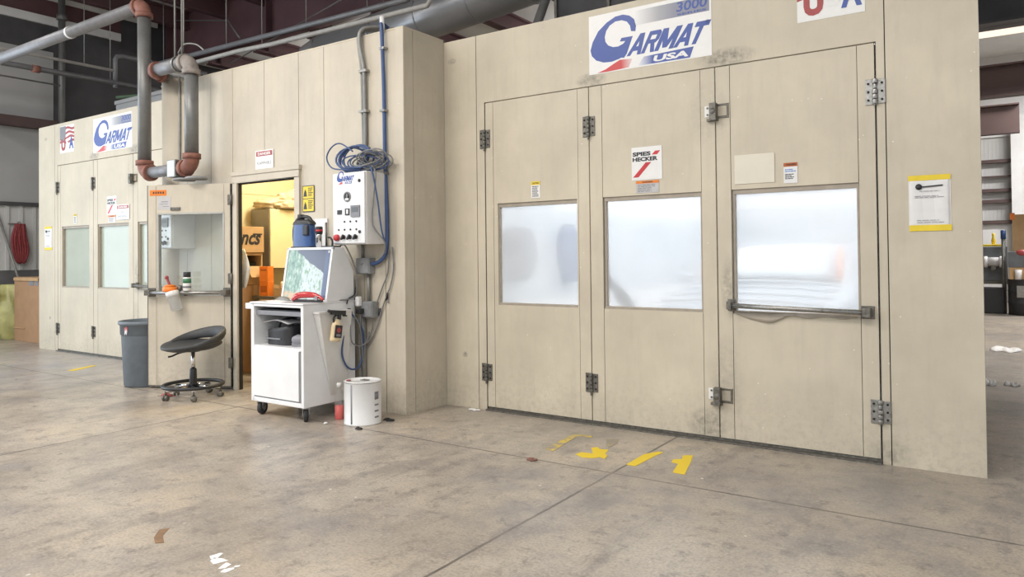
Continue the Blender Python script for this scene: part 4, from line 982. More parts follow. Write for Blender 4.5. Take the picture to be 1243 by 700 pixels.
# local: back of the seat along +x
def seat_pt(u, v):
    """u around, v from centre to rim"""
    a = 2 * PI * u; rx, ry = .235, .265
    x = v * rx * math.cos(a); y = v * ry * math.sin(a)
    if math.cos(a) < 0: x *= 1.12
    z = .462 + .030 * v ** 3 + .012 * (y / .235) ** 2 - .030 * max(0, -math.cos(a)) * v ** 2 * .8
    return Vector((x, y, z))
mb = MB()
mb.grid(lambda u, v: seat_pt(u, v), 40, 8)
mb.grid(lambda u, v: seat_pt(u, v) - Vector((0, 0, .045 * (1 - .45 * v ** 4))), 40, 8)
mb.grid(lambda u, v: seat_pt(u, 1) * (1 + .015 * math.sin(PI * v)) - Vector((0, 0, .0247 * v + .007 * math.sin(PI * v))), 40, 3)
mb.build('seat', 'seat', t)
mb = MB(); nb = 14; vs = []
for k in range(37):
    a = math.radians(-118 + 236 * k / 36)
    e = max(0, math.cos(a * .76)) ** 1.2
    rx, rz = .018 + .010 * e, .018 + .036 * e
    for q in range(nb):
        b = 2 * PI * q / nb
        lean = rz * math.sin(b) * .25
        vs.append(((.218 + .03 * e + rx * math.cos(b) + lean) * math.cos(a), (.252 + .01 * e + rx * math.cos(b) + lean) * math.sin(a), .480 + .088 * e + rz * math.sin(b)))
mb.add(vs, [(k * nb + q, k * nb + (q + 1) % nb, (k + 1) * nb + (q + 1) % nb, (k + 1) * nb + q) for k in range(36) for q in range(nb)] + [list(range(nb)), list(range(36 * nb, 37 * nb))], 0, True)
mb.build('backrest', 'seat', t)
MB().lathe([(0, .405), (.06, .41), (.075, .43), (.07, .445), (0, .448)], (0, 0, 0), 20).build('swivel_plate', 'black', t)
MB().cyl((0, 0, .24), (0, 0, .41), .017, n=16).build('gas_piston', 'chrome', t)
MB().lathe([(.032, .085), (.034, .09), (.030, .25), (.024, .262), (.0, .262)], (0, 0, 0), 20).build('column', 'black', t)
MB().tube(spline([(-.02, .03, .415), (-.09, .075, .40), (-.14, .11, .375), (-.17, .12, .37)]), .008, 8).build('lever', 'black', t)
ring = [(.25 * math.cos(2 * PI * k / 48), .25 * math.sin(2 * PI * k / 48), .118) for k in range(48)]
mb = MB()
for k in range(48):
    pass
vs = []; n = 10
for k in range(48):
    a = 2 * PI * k / 48
    for q in range(n):
        b = 2 * PI * q / n; r = .25 + .016 * math.cos(b); vs.append((r * math.cos(a), r * math.sin(a), .115 + .016 * math.sin(b)))
mb.add(vs, [(k * n + q, ((k + 1) % 48) * n + q, ((k + 1) % 48) * n + (q + 1) % n, k * n + (q + 1) % n) for k in range(48) for q in range(n)], 0, True).build('foot_ring', 'black', t)
for k in range(5):
    a = 2 * PI * k / 5 + .5; ca, sa = math.cos(a), math.sin(a)
    MB().tube([(.02 * ca, .02 * sa, .10), (.13 * ca, .13 * sa, .092), (.235 * ca, .235 * sa, .085)], [.024, .02, .016], 10).build('base_arm', 'chrome', t)
    x, y = .235 * ca, .235 * sa
    mb = MB()
    for s_ in (-1, 1):
        m2 = MB().lathe([(0, -.009), (.022, -.009), (.026, -.005), (.026, .005), (.022, .009), (0, .009)], (s_ * .015, 0, .026), 16, 0, 'x'); mb.add(m2.v, m2.f, 0, True)
    mb.box(-.005, .005, -.015, .015, .02, .055).cyl((0, 0, .05), (0, 0, .085), .008, n=8)
    mb.xf(Matrix.Translation((x, y, 0)) @ Matrix.Rotation(a + k * 1.1, 4, 'Z')); mb.build('caster', 'dark_steel', t)

# ------------------------------------------------------------------ bin, pail, bottles
t = thing('trash_can', 'blue grey plastic trash can half hidden behind the open door', 'trash can', (-3.165, -.815, 0))
MB().lathe([(0, .0), (.185, 0), (.195, .012), (.218, .50), (.220, .505), (.227, .51), (.229, .60), (.242, .605), (.246, .615), (.246, .632), (.238, .64), (.224, .635), (.214, .50), (.188, .02), (0, .018)], (0, 0, 0), 36).build('body', 'bin', t)
a0 = math.radians(-78)
for (r0, z0_, m_, s0) in ((.2315, .565, 'dull_red', .03), (.2315, .54, 'paper', .022)):
    MB().grid(lambda u, v: ((.2305 + .001) * math.cos(a0 + (u - .5) * s0 * 6 + v * .04), .2315 * math.sin(a0 + (u - .5) * s0 * 6 + v * .04), z0_ - .02 + v * .045 - .01 * math.sin(u * 9)), 8, 3).build('sticker', m_, t, solid=.001)
t = thing('paint_pail', 'white metal paint pail with dark stripe next to the cart', 'paint pail', (-.10, -.845, 0))
MB().lathe([(0, .002), (.136, .002), (.140, 0), (.142, .006), (.138, .012), (.138, .300), (.142, .306), (.142, .312), (.136, .316), (.130, .306), (0, .306)], (0, 0, 0), 40).build('can', 'white', t)
MB().lathe([(0, .310), (.118, .310), (.122, .318), (.130, .318), (.130, .306)], (0, 0, 0), 36).build('lid', 'lid', t)
ast = -1.45
MB().grid(lambda u, v: (.1392 * math.cos(ast + u * .085), .1392 * math.sin(ast + u * .085), .012 + v * .288), 3, 2).build('stripe', 'ink_grey', t, solid=.001)
for k in range(5):
    MB().grid(lambda u, v: (.1392 * math.cos(-.10 + u * .30), .1392 * math.sin(-.10 + u * .30), .05 + k * .045 + v * (.012 if k != 3 else .05)), 4, 1).build('print', 'ink_grey', t, solid=.001)
MB().tube(arc((0, 0, .312), .143, -2.2, .9, (1, 0, 0), (0, 1, 0), 14), .003, 6).build('bail_handle', 'steel', t)
MB().box(-.03, .03, .0, .045, .311, .317).build('lid_label', 'cond', t, bevel=.002); MB().ball((-.085, -.06, .317), (.02, .02, .004), 10).build('paint_spill', 'dull_red', t)
t = thing('squeeze_bottle', 'small clear bottle of pink liquid left of the paint pail', 'bottle', (-.335, -.865, 0))
MB().lathe([(0, 0), (.030, 0), (.033, .006), (.033, .105), (.0, .105)], (0, 0, 0), 18).build('liquid', 'pink', t)
MB().lathe([(.034, .004), (.034, .19), (.026, .22), (.016, .235), (.014, .25)], (0, 0, 0), 20).build('bottle_body', 'bottle_clear', t)
MB().lathe([(.018, .245), (.019, .27), (.014, .278), (0, .278)], (0, 0, 0), 16).build('cap', 'sign_white', t)
tag(MB().grid(lambda u, v: (-2.46 + .14 * u + .02 * math.sin(8 * v), -1.10 + .09 * v + .02 * math.sin(6 * u), .004 + .022 * math.sin(PI * u) * math.sin(PI * v) * (1 + .4 * math.sin(14 * u))), 12, 8).build('red_rag', 'dull_red', solid=.003), 'small crumpled red rag on floor beside the stool casters', 'rag')

# ------------------------------------------------------------------ overhead pipes
RP = .063
t = thing('pipe_loop', 'thick grey pipe loop with rusty orange elbows above the open door', 'piping', (-3.33, -.72, 2.06))
X1, X2, YP = -3.335, -2.505, -.725
def run(p0, p1, r=RP, m='pipe', nm_='pipe'): MB().cyl(p0, p1, r, n=24).build(nm_, m, t, world=True)
def elbow(c, u, v, R, m='elbow', r=RP * 1.12):
    """quarter bend about c from c+u*R to c+v*R, with socket collars"""
    pts = arc(c, R, 0, PI / 2, u, v, 10)
    mb = MB().tube(pts, r, 22)
    U, V = Vector(u), Vector(v)
    p = pts[0]; mb.cyl(p + V * -.03, p + V * .018, r * 1.2, n=22); p = pts[-1]; mb.cyl(p + U * -.03, p + U * .018, r * 1.2, n=22)
    mb.build('pipe_elbow', m, t, world=True)
ZT, ZB, ZU = 3.84, 2.115, 3.135; R = .10
run((X1, YP, ZB + R), (X1, YP, ZT - R))
run((X1 - R, YP, ZT), (-9.5, YP, ZT), RP, 'pipe_light')
elbow((X1 - R, YP, ZT - R), (1, 0, 0), (0, 0, 1), R)
elbow((X1 + R, YP, ZB + R), (-1, 0, 0), (0, 0, -1), R)
run((X1 + R, YP, ZB), (X2 - R, YP, ZB), RP * .9, 'pipe_light')
elbow((X2 - R, YP, ZB + R), (1, 0, 0), (0, 0, -1), R)
run((X2, YP, ZB + R), (X2, YP, ZU - R))
elbow((X2 - R, YP, ZU - R), (1, 0, 0), (0, 0, 1), R, 'elbow_grey')
run((X2 - R, YP, ZU), (X1 + R + .13, YP, ZU), RP, 'pipe_light')
elbow((X1 + R + .13, YP + R, ZU), (0, -1, 0), (-1, 0, 0), R)
run((X1 + .13, YP + R, ZU), (X1 + .13, 1.5, ZU + .02))
MB().cyl((-2.72, YP, ZB - .09), (-2.72, YP, ZB + .03), .02).box(-2.80, -2.66, YP - .08, YP + .08, ZB - .085, ZB + .085).build('valve_block', 'steel', t, world=True, bevel=.01)
for x in (-2.56, -2.36): MB().lathe([(0, 0), (.10, 0), (.105, .012), (.09, .025), (0, .03)], (x - .12, YP + .03, ZB - .115), 24).build('drip_plate', 'jbox', t, world=True)
for xx in (-4.9, -6.9): MB().cyl((xx - .006, YP, ZT), (xx + .03, YP, ZT), RP * 1.1, n=22).build('pipe_band', 'sign_white', t, world=True)
for xx, zt in ((-2.78, ZU), (-2.66, ZU)): MB().cyl((xx, YP, zt + RP), (xx, YP, 5.9), .009, n=8).build('hanger_rod', 'cond', t, world=True)
MB().tube(arc((-2.72, YP, ZU), RP + .012, 0, 2 * PI, (0, 1, 0), (0, 0, 1), 20), .009, 8).build('hanger_clevis', 'steel', t, world=True)
MB().tube(spline([(-2.79, YP + .1, 5.0), (-2.8, YP + .1, 3.4), (-2.82, YP + .06, 3.28), (-2.70, YP + .05, 3.34), (-2.55, YP + .08, 3.32), (-2.45, YP + .1, 3.25)]), .008, 8).build('loose_wire', 'cond', t, world=True)

def pipe_thing(label, pts, r, mat, hangers=(), name='overhead_pipe', group='overhead pipes', fit=()):
    t = thing(name, label, 'pipe', pts[0], 0, group)
    MB().tube(pts, r, 14).build('pipe', mat, t, world=True)
    for (x, y, z) in hangers: MB().cyl((x, y, z), (x, y, 5.88), .007, n=8).build('hanger_rod', 'cond', t, world=True)
    for p, q in fit: MB().cyl(p, q, r * 1.35, n=14).build('coupling', 'elbow' if r > .03 else 'pipe', t, world=True)
    return t
pipe_thing('thin upper pipe crossing in front of the left wall', [(-8, -4.5, 4.29), (-8, 1.35, 4.29)], .024, 'pale_pipe', [(-8, .9, 4.29), (-8, -1.2, 4.29)])
pipe_thing('thicker dark pipe with one orange coupling at upper left', [(-8, -4.5, 4.07), (-8, 2.4, 4.10)], .042, 'pipe_light', [(-8, 1.3, 4.1)], fit=[((-8, .16, 4.085), (-8, .26, 4.085))])
pipe_thing('thinnest pipe lowest of three at upper left', [(-8, -4.5, 3.91), (-8, .55, 3.90)], .012, 'pipe')
pipe_thing('short bent pipe stub rising behind the left logo sign', [(-8, 1.38, 4.02), (-8, 1.38, 4.48), (-8, 1.41, 4.53), (-8, 1.5, 4.55), (-8, 3.0, 4.56)], .036, 'pipe_light', [(-8, 2.2, 4.56)])
pipe_thing('upper of two long pipes running above the doorway roof', [(-7.2, 1.5, 4.27), (-1.75, 1.5, 4.20), (-1.68, 1.5, 4.28), (-1.68, 1.5, 5.88)], .034, 'pipe_light', [(-5.2, 1.5, 4.27), (-3.5, 1.5, 4.25), (-2.4, 1.5, 4.24), (-6.3, 1.5, 4.27)])
pipe_thing('lower of two long pipes running above the doorway roof', [(-7.2, 1.5, 4.14), (-4.9, 1.5, 4.13), (-4.2, 1.5, 4.10), (-1.45, 1.5, 4.07), (-1.38, 1.5, 4.15), (-1.38, 1.5, 5.88)], .030, 'pale_pipe', [(-4.4, 1.5, 4.12), (-1.2, 1.5, 4.1)])
pipe_thing('thin wire pipe sloping across the maroon girder', [(-7.0, 2.8, 4.55), (-1.6, 2.8, 5.6)], .010, 'pipe')
pipe_thing('thin pipe crossing behind the hanger rods', [(-9.3, 2.9, 5.75), (-7.2, 2.9, 5.35), (-5.6, 2.0, 4.55)], .012, 'pipe')
for k, (lb, x) in enumerate((('dark green pipe lying over the left booth roof, front one', 0.), ('dark green pipe lying over the left booth roof, middle one', 1.), ('dark green pipe lying over the left booth roof, rear one', 2.))):
    pipe_thing(lb, [(-7.6 + .3 * x, 1.2 + .25 * x, 3.78 - .03 * x), (-3.6, 1.6 + .3 * x, 3.52 - .02 * x)], .024, 'green_pipe', group='pipes over the left booth')
# pale box plenum on the left booth roof
tag(MB().box(-7.25, -3.6, 1.0, 2.2, 3.13, 3.62).box(-7.26, -3.6, .98, 1.0, 3.58, 3.64).build('roof_plenum', 'grey_sheet', bevel=.01), 'pale sheet metal plenum on the far left booth roof', 'plenum')
# round duct over the right booth
t = thing('round_duct', 'large round grey duct slanting up above the booth roofs', 'duct', (-2.0, 2.2, 3.04))
MB().cyl((-4.3, 2.55, 4.22), (-.23, 2.75, 4.66), .29, n=32).build('duct_run', 'duct', t, world=True)
for k in range(4):
    f = .25 + .2 * k; p = Vector((-4.3, 2.55, 4.22)).lerp(Vector((-.23, 2.75, 4.66)), f); d = Vector((4.07, .2, .43)).normalized()
    MB().cyl(p - d * .008, p + d * .008, .296, n=32).build('seam_band', 'duct', t, world=True)
MB().tube([(-4.3, 2.55, 4.22), (-4.5, 2.53, 4.15), (-4.58, 2.5, 3.94), (-4.58, 2.5, 3.12)], .29, 28).build('duct_elbow', 'duct', t, world=True)
for (x, y, z) in ((-3.2, 2.6, 4.73), (-1.2, 2.7, 4.94)): MB().cyl((x, y, z), (x, y, 5.9), .008, n=8).build('hanger_rod', 'cond', t, world=True)
# dark plant panels behind the roof line of the right booth
t = thing('roof_unit', 'dark grey air unit standing on the near booth roof', 'air unit', (1.2, 2.4, HT))
MB().box(-.2, 2.6, 2.22, 3.1, HT, 5.1).build('casing', 'dark', t, world=True, bevel=.01)
for x in (-.2, .45, .85, 1.5): MB().box(x, x + .03, 2.19, 2.22, HT, 5.1).build('corner_post', 'dark_steel', t, world=True)
MB().box(.95, 1.12, 2.205, 2.22, 3.5, 3.72).build('access_panel', 'grey_sheet', t, world=True)
MB().cyl((-.55, 1.9, 3.06), (-.12, 1.9, 4.0), .05, n=12).build('brace', 'pipe', t, world=True)
for k in range(2): MB().cyl((.7 + .16 * k, 1.8, 4.3), (1.7 + .16 * k, 1.5, 3.55), .018, n=10).build('conduit', 'cond', t, world=True)
pipe_thing('small pipe bundle lying above the doorway panels, left end', [(-2.9, .1, 3.16), (-1.6, .9, 3.30)], .018, 'dark', group='roof cables')
pipe_thing('small pipe bundle lying above the doorway panels, middle', [(-2.7, .3, 3.25), (-2.1, .6, 3.25), (-1.3, 1.1, 3.33)], .022, 'pipe', group='roof cables')
pipe_thing('small grey pipe above the doorway panels, right end', [(-2.4, .6, 3.36), (-1.2, 1.3, 3.42)], .014, 'pipe_light', group='roof cables')

# ------------------------------------------------------------------ left corner
t = thing('rope_bundle', 'red rope bundle hanging on the ribbed left wall', 'rope', (-9.52, .60, 1.18))
for k in range(7):
    o_ = (k - 3) * .018
    MB().tube(spline([(-9.50 + .01 * (k % 3), .60 + o_, 1.84), (-9.48 + .012 * (k % 2), .575 + o_ * 1.8, 1.62), (-9.49, .60 + o_ * 2.0, 1.42), (-9.50, .61 + o_ * 1.2, 1.24), (-9.51, .62 + o_ * .3, 1.20)]), .022, 8).build('strand', 'hose_red', t, world=True)
MB().tube(spline([(-9.58, .59, 1.86), (-9.50, .59, 1.87), (-9.46, .60, 1.84)]), .008, 8).box(-9.575, -9.565, .45, .66, 1.83, 1.85).build('hook', 'steel', t, world=True)
tag(MB().cyl((-9.57, .30, 2.0), (-9.3, .76, .0), .018, n=10).build('leaning_pole', 'cond'), 'grey pole leaning on the left wall behind the carton', 'pole')
def carton(label, x0, x1, y0, y1, z0, z1, mat='card', flaps=True, group='cardboard boxes', tape='card2'):
    t = thing('cardboard_box', label, 'box', ((x0 + x1) / 2, (y0 + y1) / 2, z0), 0, group)
    MB().box(x0, x1, y0, y1, z0, z1).build('carton', mat, t, world=True, bevel=.004)
    ym = (y0 + y1) / 2
    MB().box(x0 - .001, x1 + .001, ym - .025, ym + .025, z1 - .001, z1 + .001).box(x1, x1 + .001, ym - .025, ym + .025, z1 - .12, z1).build('tape', tape, t, world=True)
    return t
t = carton('tall brown cardboard box against the left end of the far booth', -8.86, -8.0, .26, .95, 0, .985)
MB().box(-8.84, -8.02, .24, .25, .93, .975).box(-8.84, -8.5, .245, .258, .20, .21).build('edge_tape', 'card2', t, world=True)
MB().box(-8.35, -8.20, .255, .259, .86, .93).box(-8.15, -8.05, .255, .259, .86, .93).build('print', 'ink_grey', t, world=True)
t = thing('plastic_sack', 'olive green plastic wrapped bundle at the left edge', 'sack', (-9.2, .35, 0))
MB().grid(lambda u, v: (-9.2 + (.26 + .05 * math.sin(7 * 2 * PI * u + 9 * v) * .4) * math.sin(PI * min(.93, .12 + v * .8)) ** .4 * math.cos(2 * PI * u), .38 + (.26 + .03 * math.sin(5 * 2 * PI * u + 5 * v)) * math.sin(PI * min(.93, .12 + v * .8)) ** .4 * math.sin(2 * PI * u), .003 + .86 * v), 40, 14).add([(-9.2 + .14 * math.cos(2 * PI * k / 16), .38 + .14 * math.sin(2 * PI * k / 16), .84) for k in range(16)], [list(range(16))]).build('wrap', 'sack', t, world=True)
MB().box(-9.42, -9.05, .06, .10, .62, .80).build('card_piece', 'card2', t, world=True)

# ------------------------------------------------------------------ inside the mixing room
t = carton('large brown carton at the bottom of the stack inside the doorway', -3.31, -2.90, .06, .48, 0, .95, 'card')
t = thing('open_carton', 'open carton with hanging flap in the stack inside the doorway', 'box', (-3.1, .24, .95), 0, 'cardboard boxes')
mb = MB(); mb.box(-3.31, -3.29, .08, .38, .952, 1.30).box(-3.29, -2.92, .08, .10, .952, 1.30).box(-3.29, -2.92, .36, .38, .952, 1.30).box(-3.29, -2.92, .10, .36, .952, .97).box(-2.94, -2.92, .10, .36, .97, 1.15).box(-2.94, -2.92, .10, .18, 1.15, 1.30).box(-2.94, -2.92, .18, .36, 1.27, 1.30)
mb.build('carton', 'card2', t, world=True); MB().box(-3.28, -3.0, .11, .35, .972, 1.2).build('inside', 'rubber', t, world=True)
MB().add([(-2.92, .18, 1.15), (-2.92, .36, 1.15), (-2.83, .37, 1.03), (-2.83, .17, 1.03)], [(0, 1, 2, 3)]).build('flap', 'card2', t, world=True, solid=.006)
t = carton('carton with black lettering on top of the doorway stack', -3.31, -2.90, .07, .385, 1.302, 1.585, 'card2')
text_mb('ncs', .26, .115, lambda u, v, c: Vector((-2.899 + c, .085 + u, 1.385 + v)), 0, .001, .35, .03).build('lettering', 'ink', t, world=True)
MB().box(-2.9, -2.898, .24, .36, 1.495, 1.51).build('print', 'ink', t, world=True)
t = thing('wall_cabinet', 'cream wall cabinet with grey side high inside the doorway', 'cabinet', (-3.15, .90, 1.12))
MB().box(-3.315, -2.99, .52, 1.9, 1.12, 1.80).build('carcass', 'cab_grey', t, world=True, bevel=.003)
MB().box(-2.99, -2.97, .525, 1.27, 1.125, 1.795).build('cabinet_door', 'cab', t, world=True, bevel=.003); MB().box(-2.99, -2.97, 1.275, 1.9, 1.125, 1.795).build('cabinet_door', 'cab', t, world=True, bevel=.003)
MB().box(-2.97, -2.955, 1.22, 1.25, 1.18, 1.26).build('handle', 'steel', t, world=True)
from mathutils import noise as mn
mb = MB()
for (cx_, cy_, cz_, rx_, ry_, rz_) in ((-3.12, .66, 1.86, .17, .20, .085), (-3.08, .95, 1.90, .17, .26, .13), (-3.10, 1.28, 1.87, .16, .24, .10), (-3.0, .80, 1.84, .10, .2, .07)):
    b = MB().ball((0, 0, 0), 1, 40)
    for k, v in enumerate(b.v):
        p = v * 2.4 + Vector((cx_ * 9, cy_ * 5, 0))
        d = .30 * mn.noise(p) + .22 * abs(mn.noise(p * 2.1)) + .12 * abs(mn.noise(p * 4.7))
        q = v * (.86 + d); b.v[k] = Vector((max(-3.31, cx_ + q.x * rx_), cy_ + q.y * ry_, max(1.803, cz_ + q.z * rz_)))
    mb.add(b.v, b.f, 0, True)
tag(mb.build('masking_bundle', 'plastic_sheet'), 'crumpled tan plastic sheeting heaped on the wall cabinet', 'plastic sheeting')
t = thing('work_bench', 'steel bench behind the cart inside the doorway', 'bench', (-2.45, .5, 0))
MB().box(-2.86, -1.75, .20, .85, .80, .83).build('bench_top', 'dark_steel', t, world=True, bevel=.003)
for x in (-2.83, -1.79):
    for y in (.23, .81): MB().box(x - .02, x + .02, y - .02, y + .02, 0, .80).build('leg', 'dark_steel', t, world=True)
MB().box(-2.84, -1.77, .22, .83, .25, .27).build('lower_shelf', 'dark_steel', t, world=True)
t = thing('orange_box', 'orange box standing upright on the bench inside the doorway, lower', 'box', (-2.58, .3, .83), 0, 'orange boxes')
MB().box(-2.80, -2.66, .25, .33, .83, .985).build('carton', 'or_bright', t, world=True, bevel=.003); MB().box(-2.78, -2.68, .248, .25, .87, .94).build('print', 'orange_dark', t, world=True)
t = thing('orange_box', 'orange box stacked on top of the other orange box', 'box', (-2.58, .3, .987), 0, 'orange boxes')
MB().box(-2.805, -2.665, .25, .33, .987, 1.15).build('carton', 'or_bright', t, world=True, bevel=.003); MB().box(-2.78, -2.68, .248, .25, 1.10, 1.12).build('print', 'orange_dark', t, world=True)
for lb, x in (('tan tray of small cans on the bench beside the orange boxes', -2.50), ('second tan tray on the bench farther right', -2.24)):
    t = thing('parts_tray', lb, 'tray', (x, .36, .83), 0, 'bench trays')
    MB().box(x - .11, x + .11, .28, .46, .832, .845).box(x - .11, x - .10, .28, .46, .845, .95).box(x + .10, x + .11, .28, .46, .845, .95).box(x - .1, x + .1, .28, .29, .845, .92).box(x - .1, x + .1, .45, .46, .845, .95).build('tray', 'card2', t, world=True)
    for k in range(4): MB().lathe([(0, .846), (.02, .846), (.02, .97), (.012, .985), (0, .985)], (x - .07 + .047 * k, .37, 0), 12).build('can', ['cream', 'jbox', 'cream', 'cab'][k], t, world=True)
tag(MB().grid(lambda u, v: (-2.19 + .115 * u * (.35 + 1.1 * min(v, 1 - v) * 2 * .75) + .01 * math.sin(9 * v), -.405 + .010 * math.sin(12 * u + 3 * v), 1.33 - .38 * v), 10, 14).build('white_towel', 'cloth', solid=.006), 'white cloth hanging just inside the left door jamb', 'cloth')
t = thing('quart_can', 'cream can with red label on floor just inside the doorway', 'can', (-2.36, -.10, 0))
MB().lathe([(0, 0), (.06, 0), (.062, .004), (.062, .30), (.045, .325), (.02, .34), (.02, .36), (0, .36)], (0, 0, 0), 22).build('can', 'cream', t); MB().lathe([(.0626, .12), (.0626, .24)], (0, 0, 0), 22).build('label_band', 'red', t)

# ------------------------------------------------------------------ inside the near booth: masked car and a stand
t = thing('car', 'pale masked car faintly seen through the right booth window', 'car', (1.95, 3.6, 0))
PROF = [(-2.15, .34, .52), (-2.12, .30, .66), (-1.95, .26, .76), (-1.2, .24, .90), (-.95, .24, .95), (-.25, .24, 1.27), (.1, .24, 1.32), (.8, .24, 1.30), (1.5, .24, 1.0), (2.05, .26, .96), (2.15, .32, .80), (2.16, .36, .5)]
rows = []
for (y, zb, zt) in PROF:
    hw = .86 - .13 * max(0, (abs(y) - 1.4) / .75) ** 2
    cab = max(0, min(1, (zt - .96) / .3))
    pts = []
    belt = min(zt, .92)
    for (fx_, zz) in ((.86, zb), (1.0, zb + .12), (1.0, (zb + belt) / 2), (.96, belt - .03 if cab else zt - .05), (.93 - .17 * cab, zt - .05 * (1 + cab)), (.80 - .2 * cab, zt - .005), (0, zt + .015)): pts.append((fx_ * hw, zz))
    rows.append([Vector((-x, y, z)) for x, z in pts] + [Vector((x, y, z)) for x, z in pts[-2::-1]])
mb = MB(); nc = len(rows[0])
mb.add([p for r in rows for p in r], [(i * nc + k, i * nc + k + 1, (i + 1) * nc + k + 1, (i + 1) * nc + k) for i in range(len(rows) - 1) for k in range(nc - 1)] + [list(range(nc)), [(len(rows) - 1) * nc + k for k in range(nc)][::-1]], 0, True)
mb.build('body', 'car', t)
MB().grid(lambda u, v: ((u - .5) * (1.22 - .24 * v), -.95 + .62 * v - .16 * (1 - (2 * u - 1) ** 2), .985 + .30 * v + .025 * (1 - (2 * u - 1) ** 2)), 12, 6).build('windscreen', 'car_glass', t, solid=.015)
for k in range(4): MB().tube(spline([(-.72, -1.15 - .25 * k, .93 - .045 * k), (-.4, -1.30 - .25 * k, .965 - .045 * k), (0, -1.36 - .25 * k, .975 - .045 * k), (.4, -1.30 - .25 * k, .965 - .045 * k), (.72, -1.15 - .25 * k, .93 - .045 * k)]), .014, 6).build('masking_fold', 'filter', t)
for s_ in (-1, 1):
    MB().tube([(s_ * .66, -.95, .985), (s_ * .55, -.28, 1.28)], .028, 8).build('masking_tape', 'or_bright', t)
    MB().grid(lambda u, v: (s_ * (.42 + .28 * u), -2.10 + .16 * u, .60 + .10 * v), 4, 2).build('headlight', 'glass_lens' if False else 'paper', t, solid=.03)
    MB().ball((s_ * .93, -.75, .98), (.09, .05, .06), 12).build('mirror', 'car', t)
    for y in (-1.35, 1.35):
        MB().lathe([(0, -.09), (.2, -.09), (.31, -.085), (.33, -.06), (.33, .06), (.31, .085), (.2, .09), (0, .09)], (s_ * .76, y, .33), 26, 0, 'x').build('wheel', 'rubber', t)
MB().box(-.35, .35, -2.17, -2.13, .42, .50).box(-.40, .40, -2.165, -2.10, .60, .66).build('grille', 'ink_grey', t)
t = thing('hose_reel', 'grey round reel dimly seen at the left of the first booth window', 'hose reel', (-.03, 1.15, 1.2))
MB().lathe([(0, 0), (.26, 0), (.26, .02), (.15, .03), (.15, .11), (.26, .12), (.26, .14), (0, .14)], (-.028, 1.05, 1.25), 26, 0, 'x').build('reel', 'ink_grey', t, world=True)
MB().lathe([(.151, .035), (.22, .04), (.22, .105), (.151, .11)], (-.028, 1.05, 1.25), 26, 0, 'x').build('wound_hose', 'cond', t, world=True)
t = thing('coverall', 'blue garment dimly seen at the right of the first booth window', 'coverall', (.0, 2.1, .9))
MB().grid(lambda u, v: (-.005 + .10 * math.sin(PI * u) * (.6 + .4 * v) + .008 * math.sin(15 * u), 1.9 + .42 * (u - .5) * (.6 + .4 * math.sin(PI * min(1, v * 1.3))) + .2, 1.55 - .60 * v), 18, 14).build('garment', 'blue_plastic', t, world=True, solid=.012)
MB().cyl((-.03, 2.1, 1.56), (.06, 2.1, 1.56), .01, n=8).build('peg', 'steel', t, world=True)
t = thing('work_stand', 'dark leaning stand silhouette behind the middle booth window', 'stand', (1.25, .7, 0))
MB().tube(spline([(1.10, .70, 1.15), (1.17, .70, 1.05), (1.28, .70, .92), (1.38, .70, .76), (1.42, .70, .40), (1.42, .70, .0)]), [.022] * 8 + [.036] * 8 + [.055] * 8 + [.06] * 17, 12).build('arm', 'ink', t, world=True)
MB().tube([(1.10, .70, 1.15), (.98, 1.0, .0)], .018, 10).build('leg', 'ink', t, world=True); MB().tube([(1.10, .70, 1.15), (.95, .45, .0)], .018, 10).build('leg', 'ink', t, world=True)

# ------------------------------------------------------------------ far background on the right
t = thing('tool_cabinet', 'dark slate cabinet in the background right of the near booth', 'cabinet', (3.55, 12.9, 0))
MB().box(3.15, 3.85, 12.7, 13.2, .62, 1.30).build('carcass', 'tile_teal', t, world=True, bevel=.01); MB().box(3.15, 3.85, 12.66, 13.2, .56, .62).box(3.17, 3.21, 12.72, 13.15, 0, .56).box(3.79, 3.83, 12.72, 13.15, 0, .56).build('shelf', 'dark_steel', t, world=True)
t = thing('bench_grinder', 'pale bench grinder fixed to the front of the slate cabinet', 'grinder', (3.62, 12.6, .98))
MB().cyl((3.52, 12.6, 1.0), (3.72, 12.6, 1.0), .09, n=18).build('motor', 'paper_grey', t, world=True); MB().cyl((3.46, 12.6, 1.0), (3.52, 12.6, 1.0), .11, n=18).build('wheel_guard', 'paper', t, world=True); MB().cyl((3.72, 12.6, 1.0), (3.78, 12.6, 1.0), .11, n=18).build('wheel_guard', 'paper', t, world=True); MB().box(3.58, 3.66, 12.55, 12.7, .84, .92).build('bracket', 'dark_steel', t, world=True)
tag(MB().box(3.40, 3.82, 12.8, 13.0, 1.305, 1.35).build('yellow_level', 'yellow', bevel=.01), 'yellow bar lying on the slate cabinet top', 'tool')
tag(MB().lathe([(0, 1.35), (.03, 1.35), (.04, 1.42), (.02, 1.50), (.03, 1.56), (0, 1.58)], (3.62, 12.9, 0), 14).build('yellow_bottle', 'yellow'), 'small yellow bottle on the yellow bar', 'bottle')
tag(MB().box(3.44, 3.80, 12.3, 12.66, 0, .50).build('black_tote', 'rubber', bevel=.02), 'black tote bin on floor under the slate cabinet', 'bin')
t = thing('blue_post', 'thin blue and grey post between cabinet and barrel', 'post', (3.80, 12.5, 0))
MB().cyl((3.79, 12.5, 0), (3.79, 12.5, 1.45), .035, n=12).build('post', 'pipe', t, world=True); MB().cyl((3.79, 12.5, 1.45), (3.79, 12.5, 1.62), .045, n=12).build('cap', 'blue_plastic', t, world=True)
t = thing('steel_drum', 'black drum at the right edge holding boxes', 'drum', (4.13, 12.2, 0))
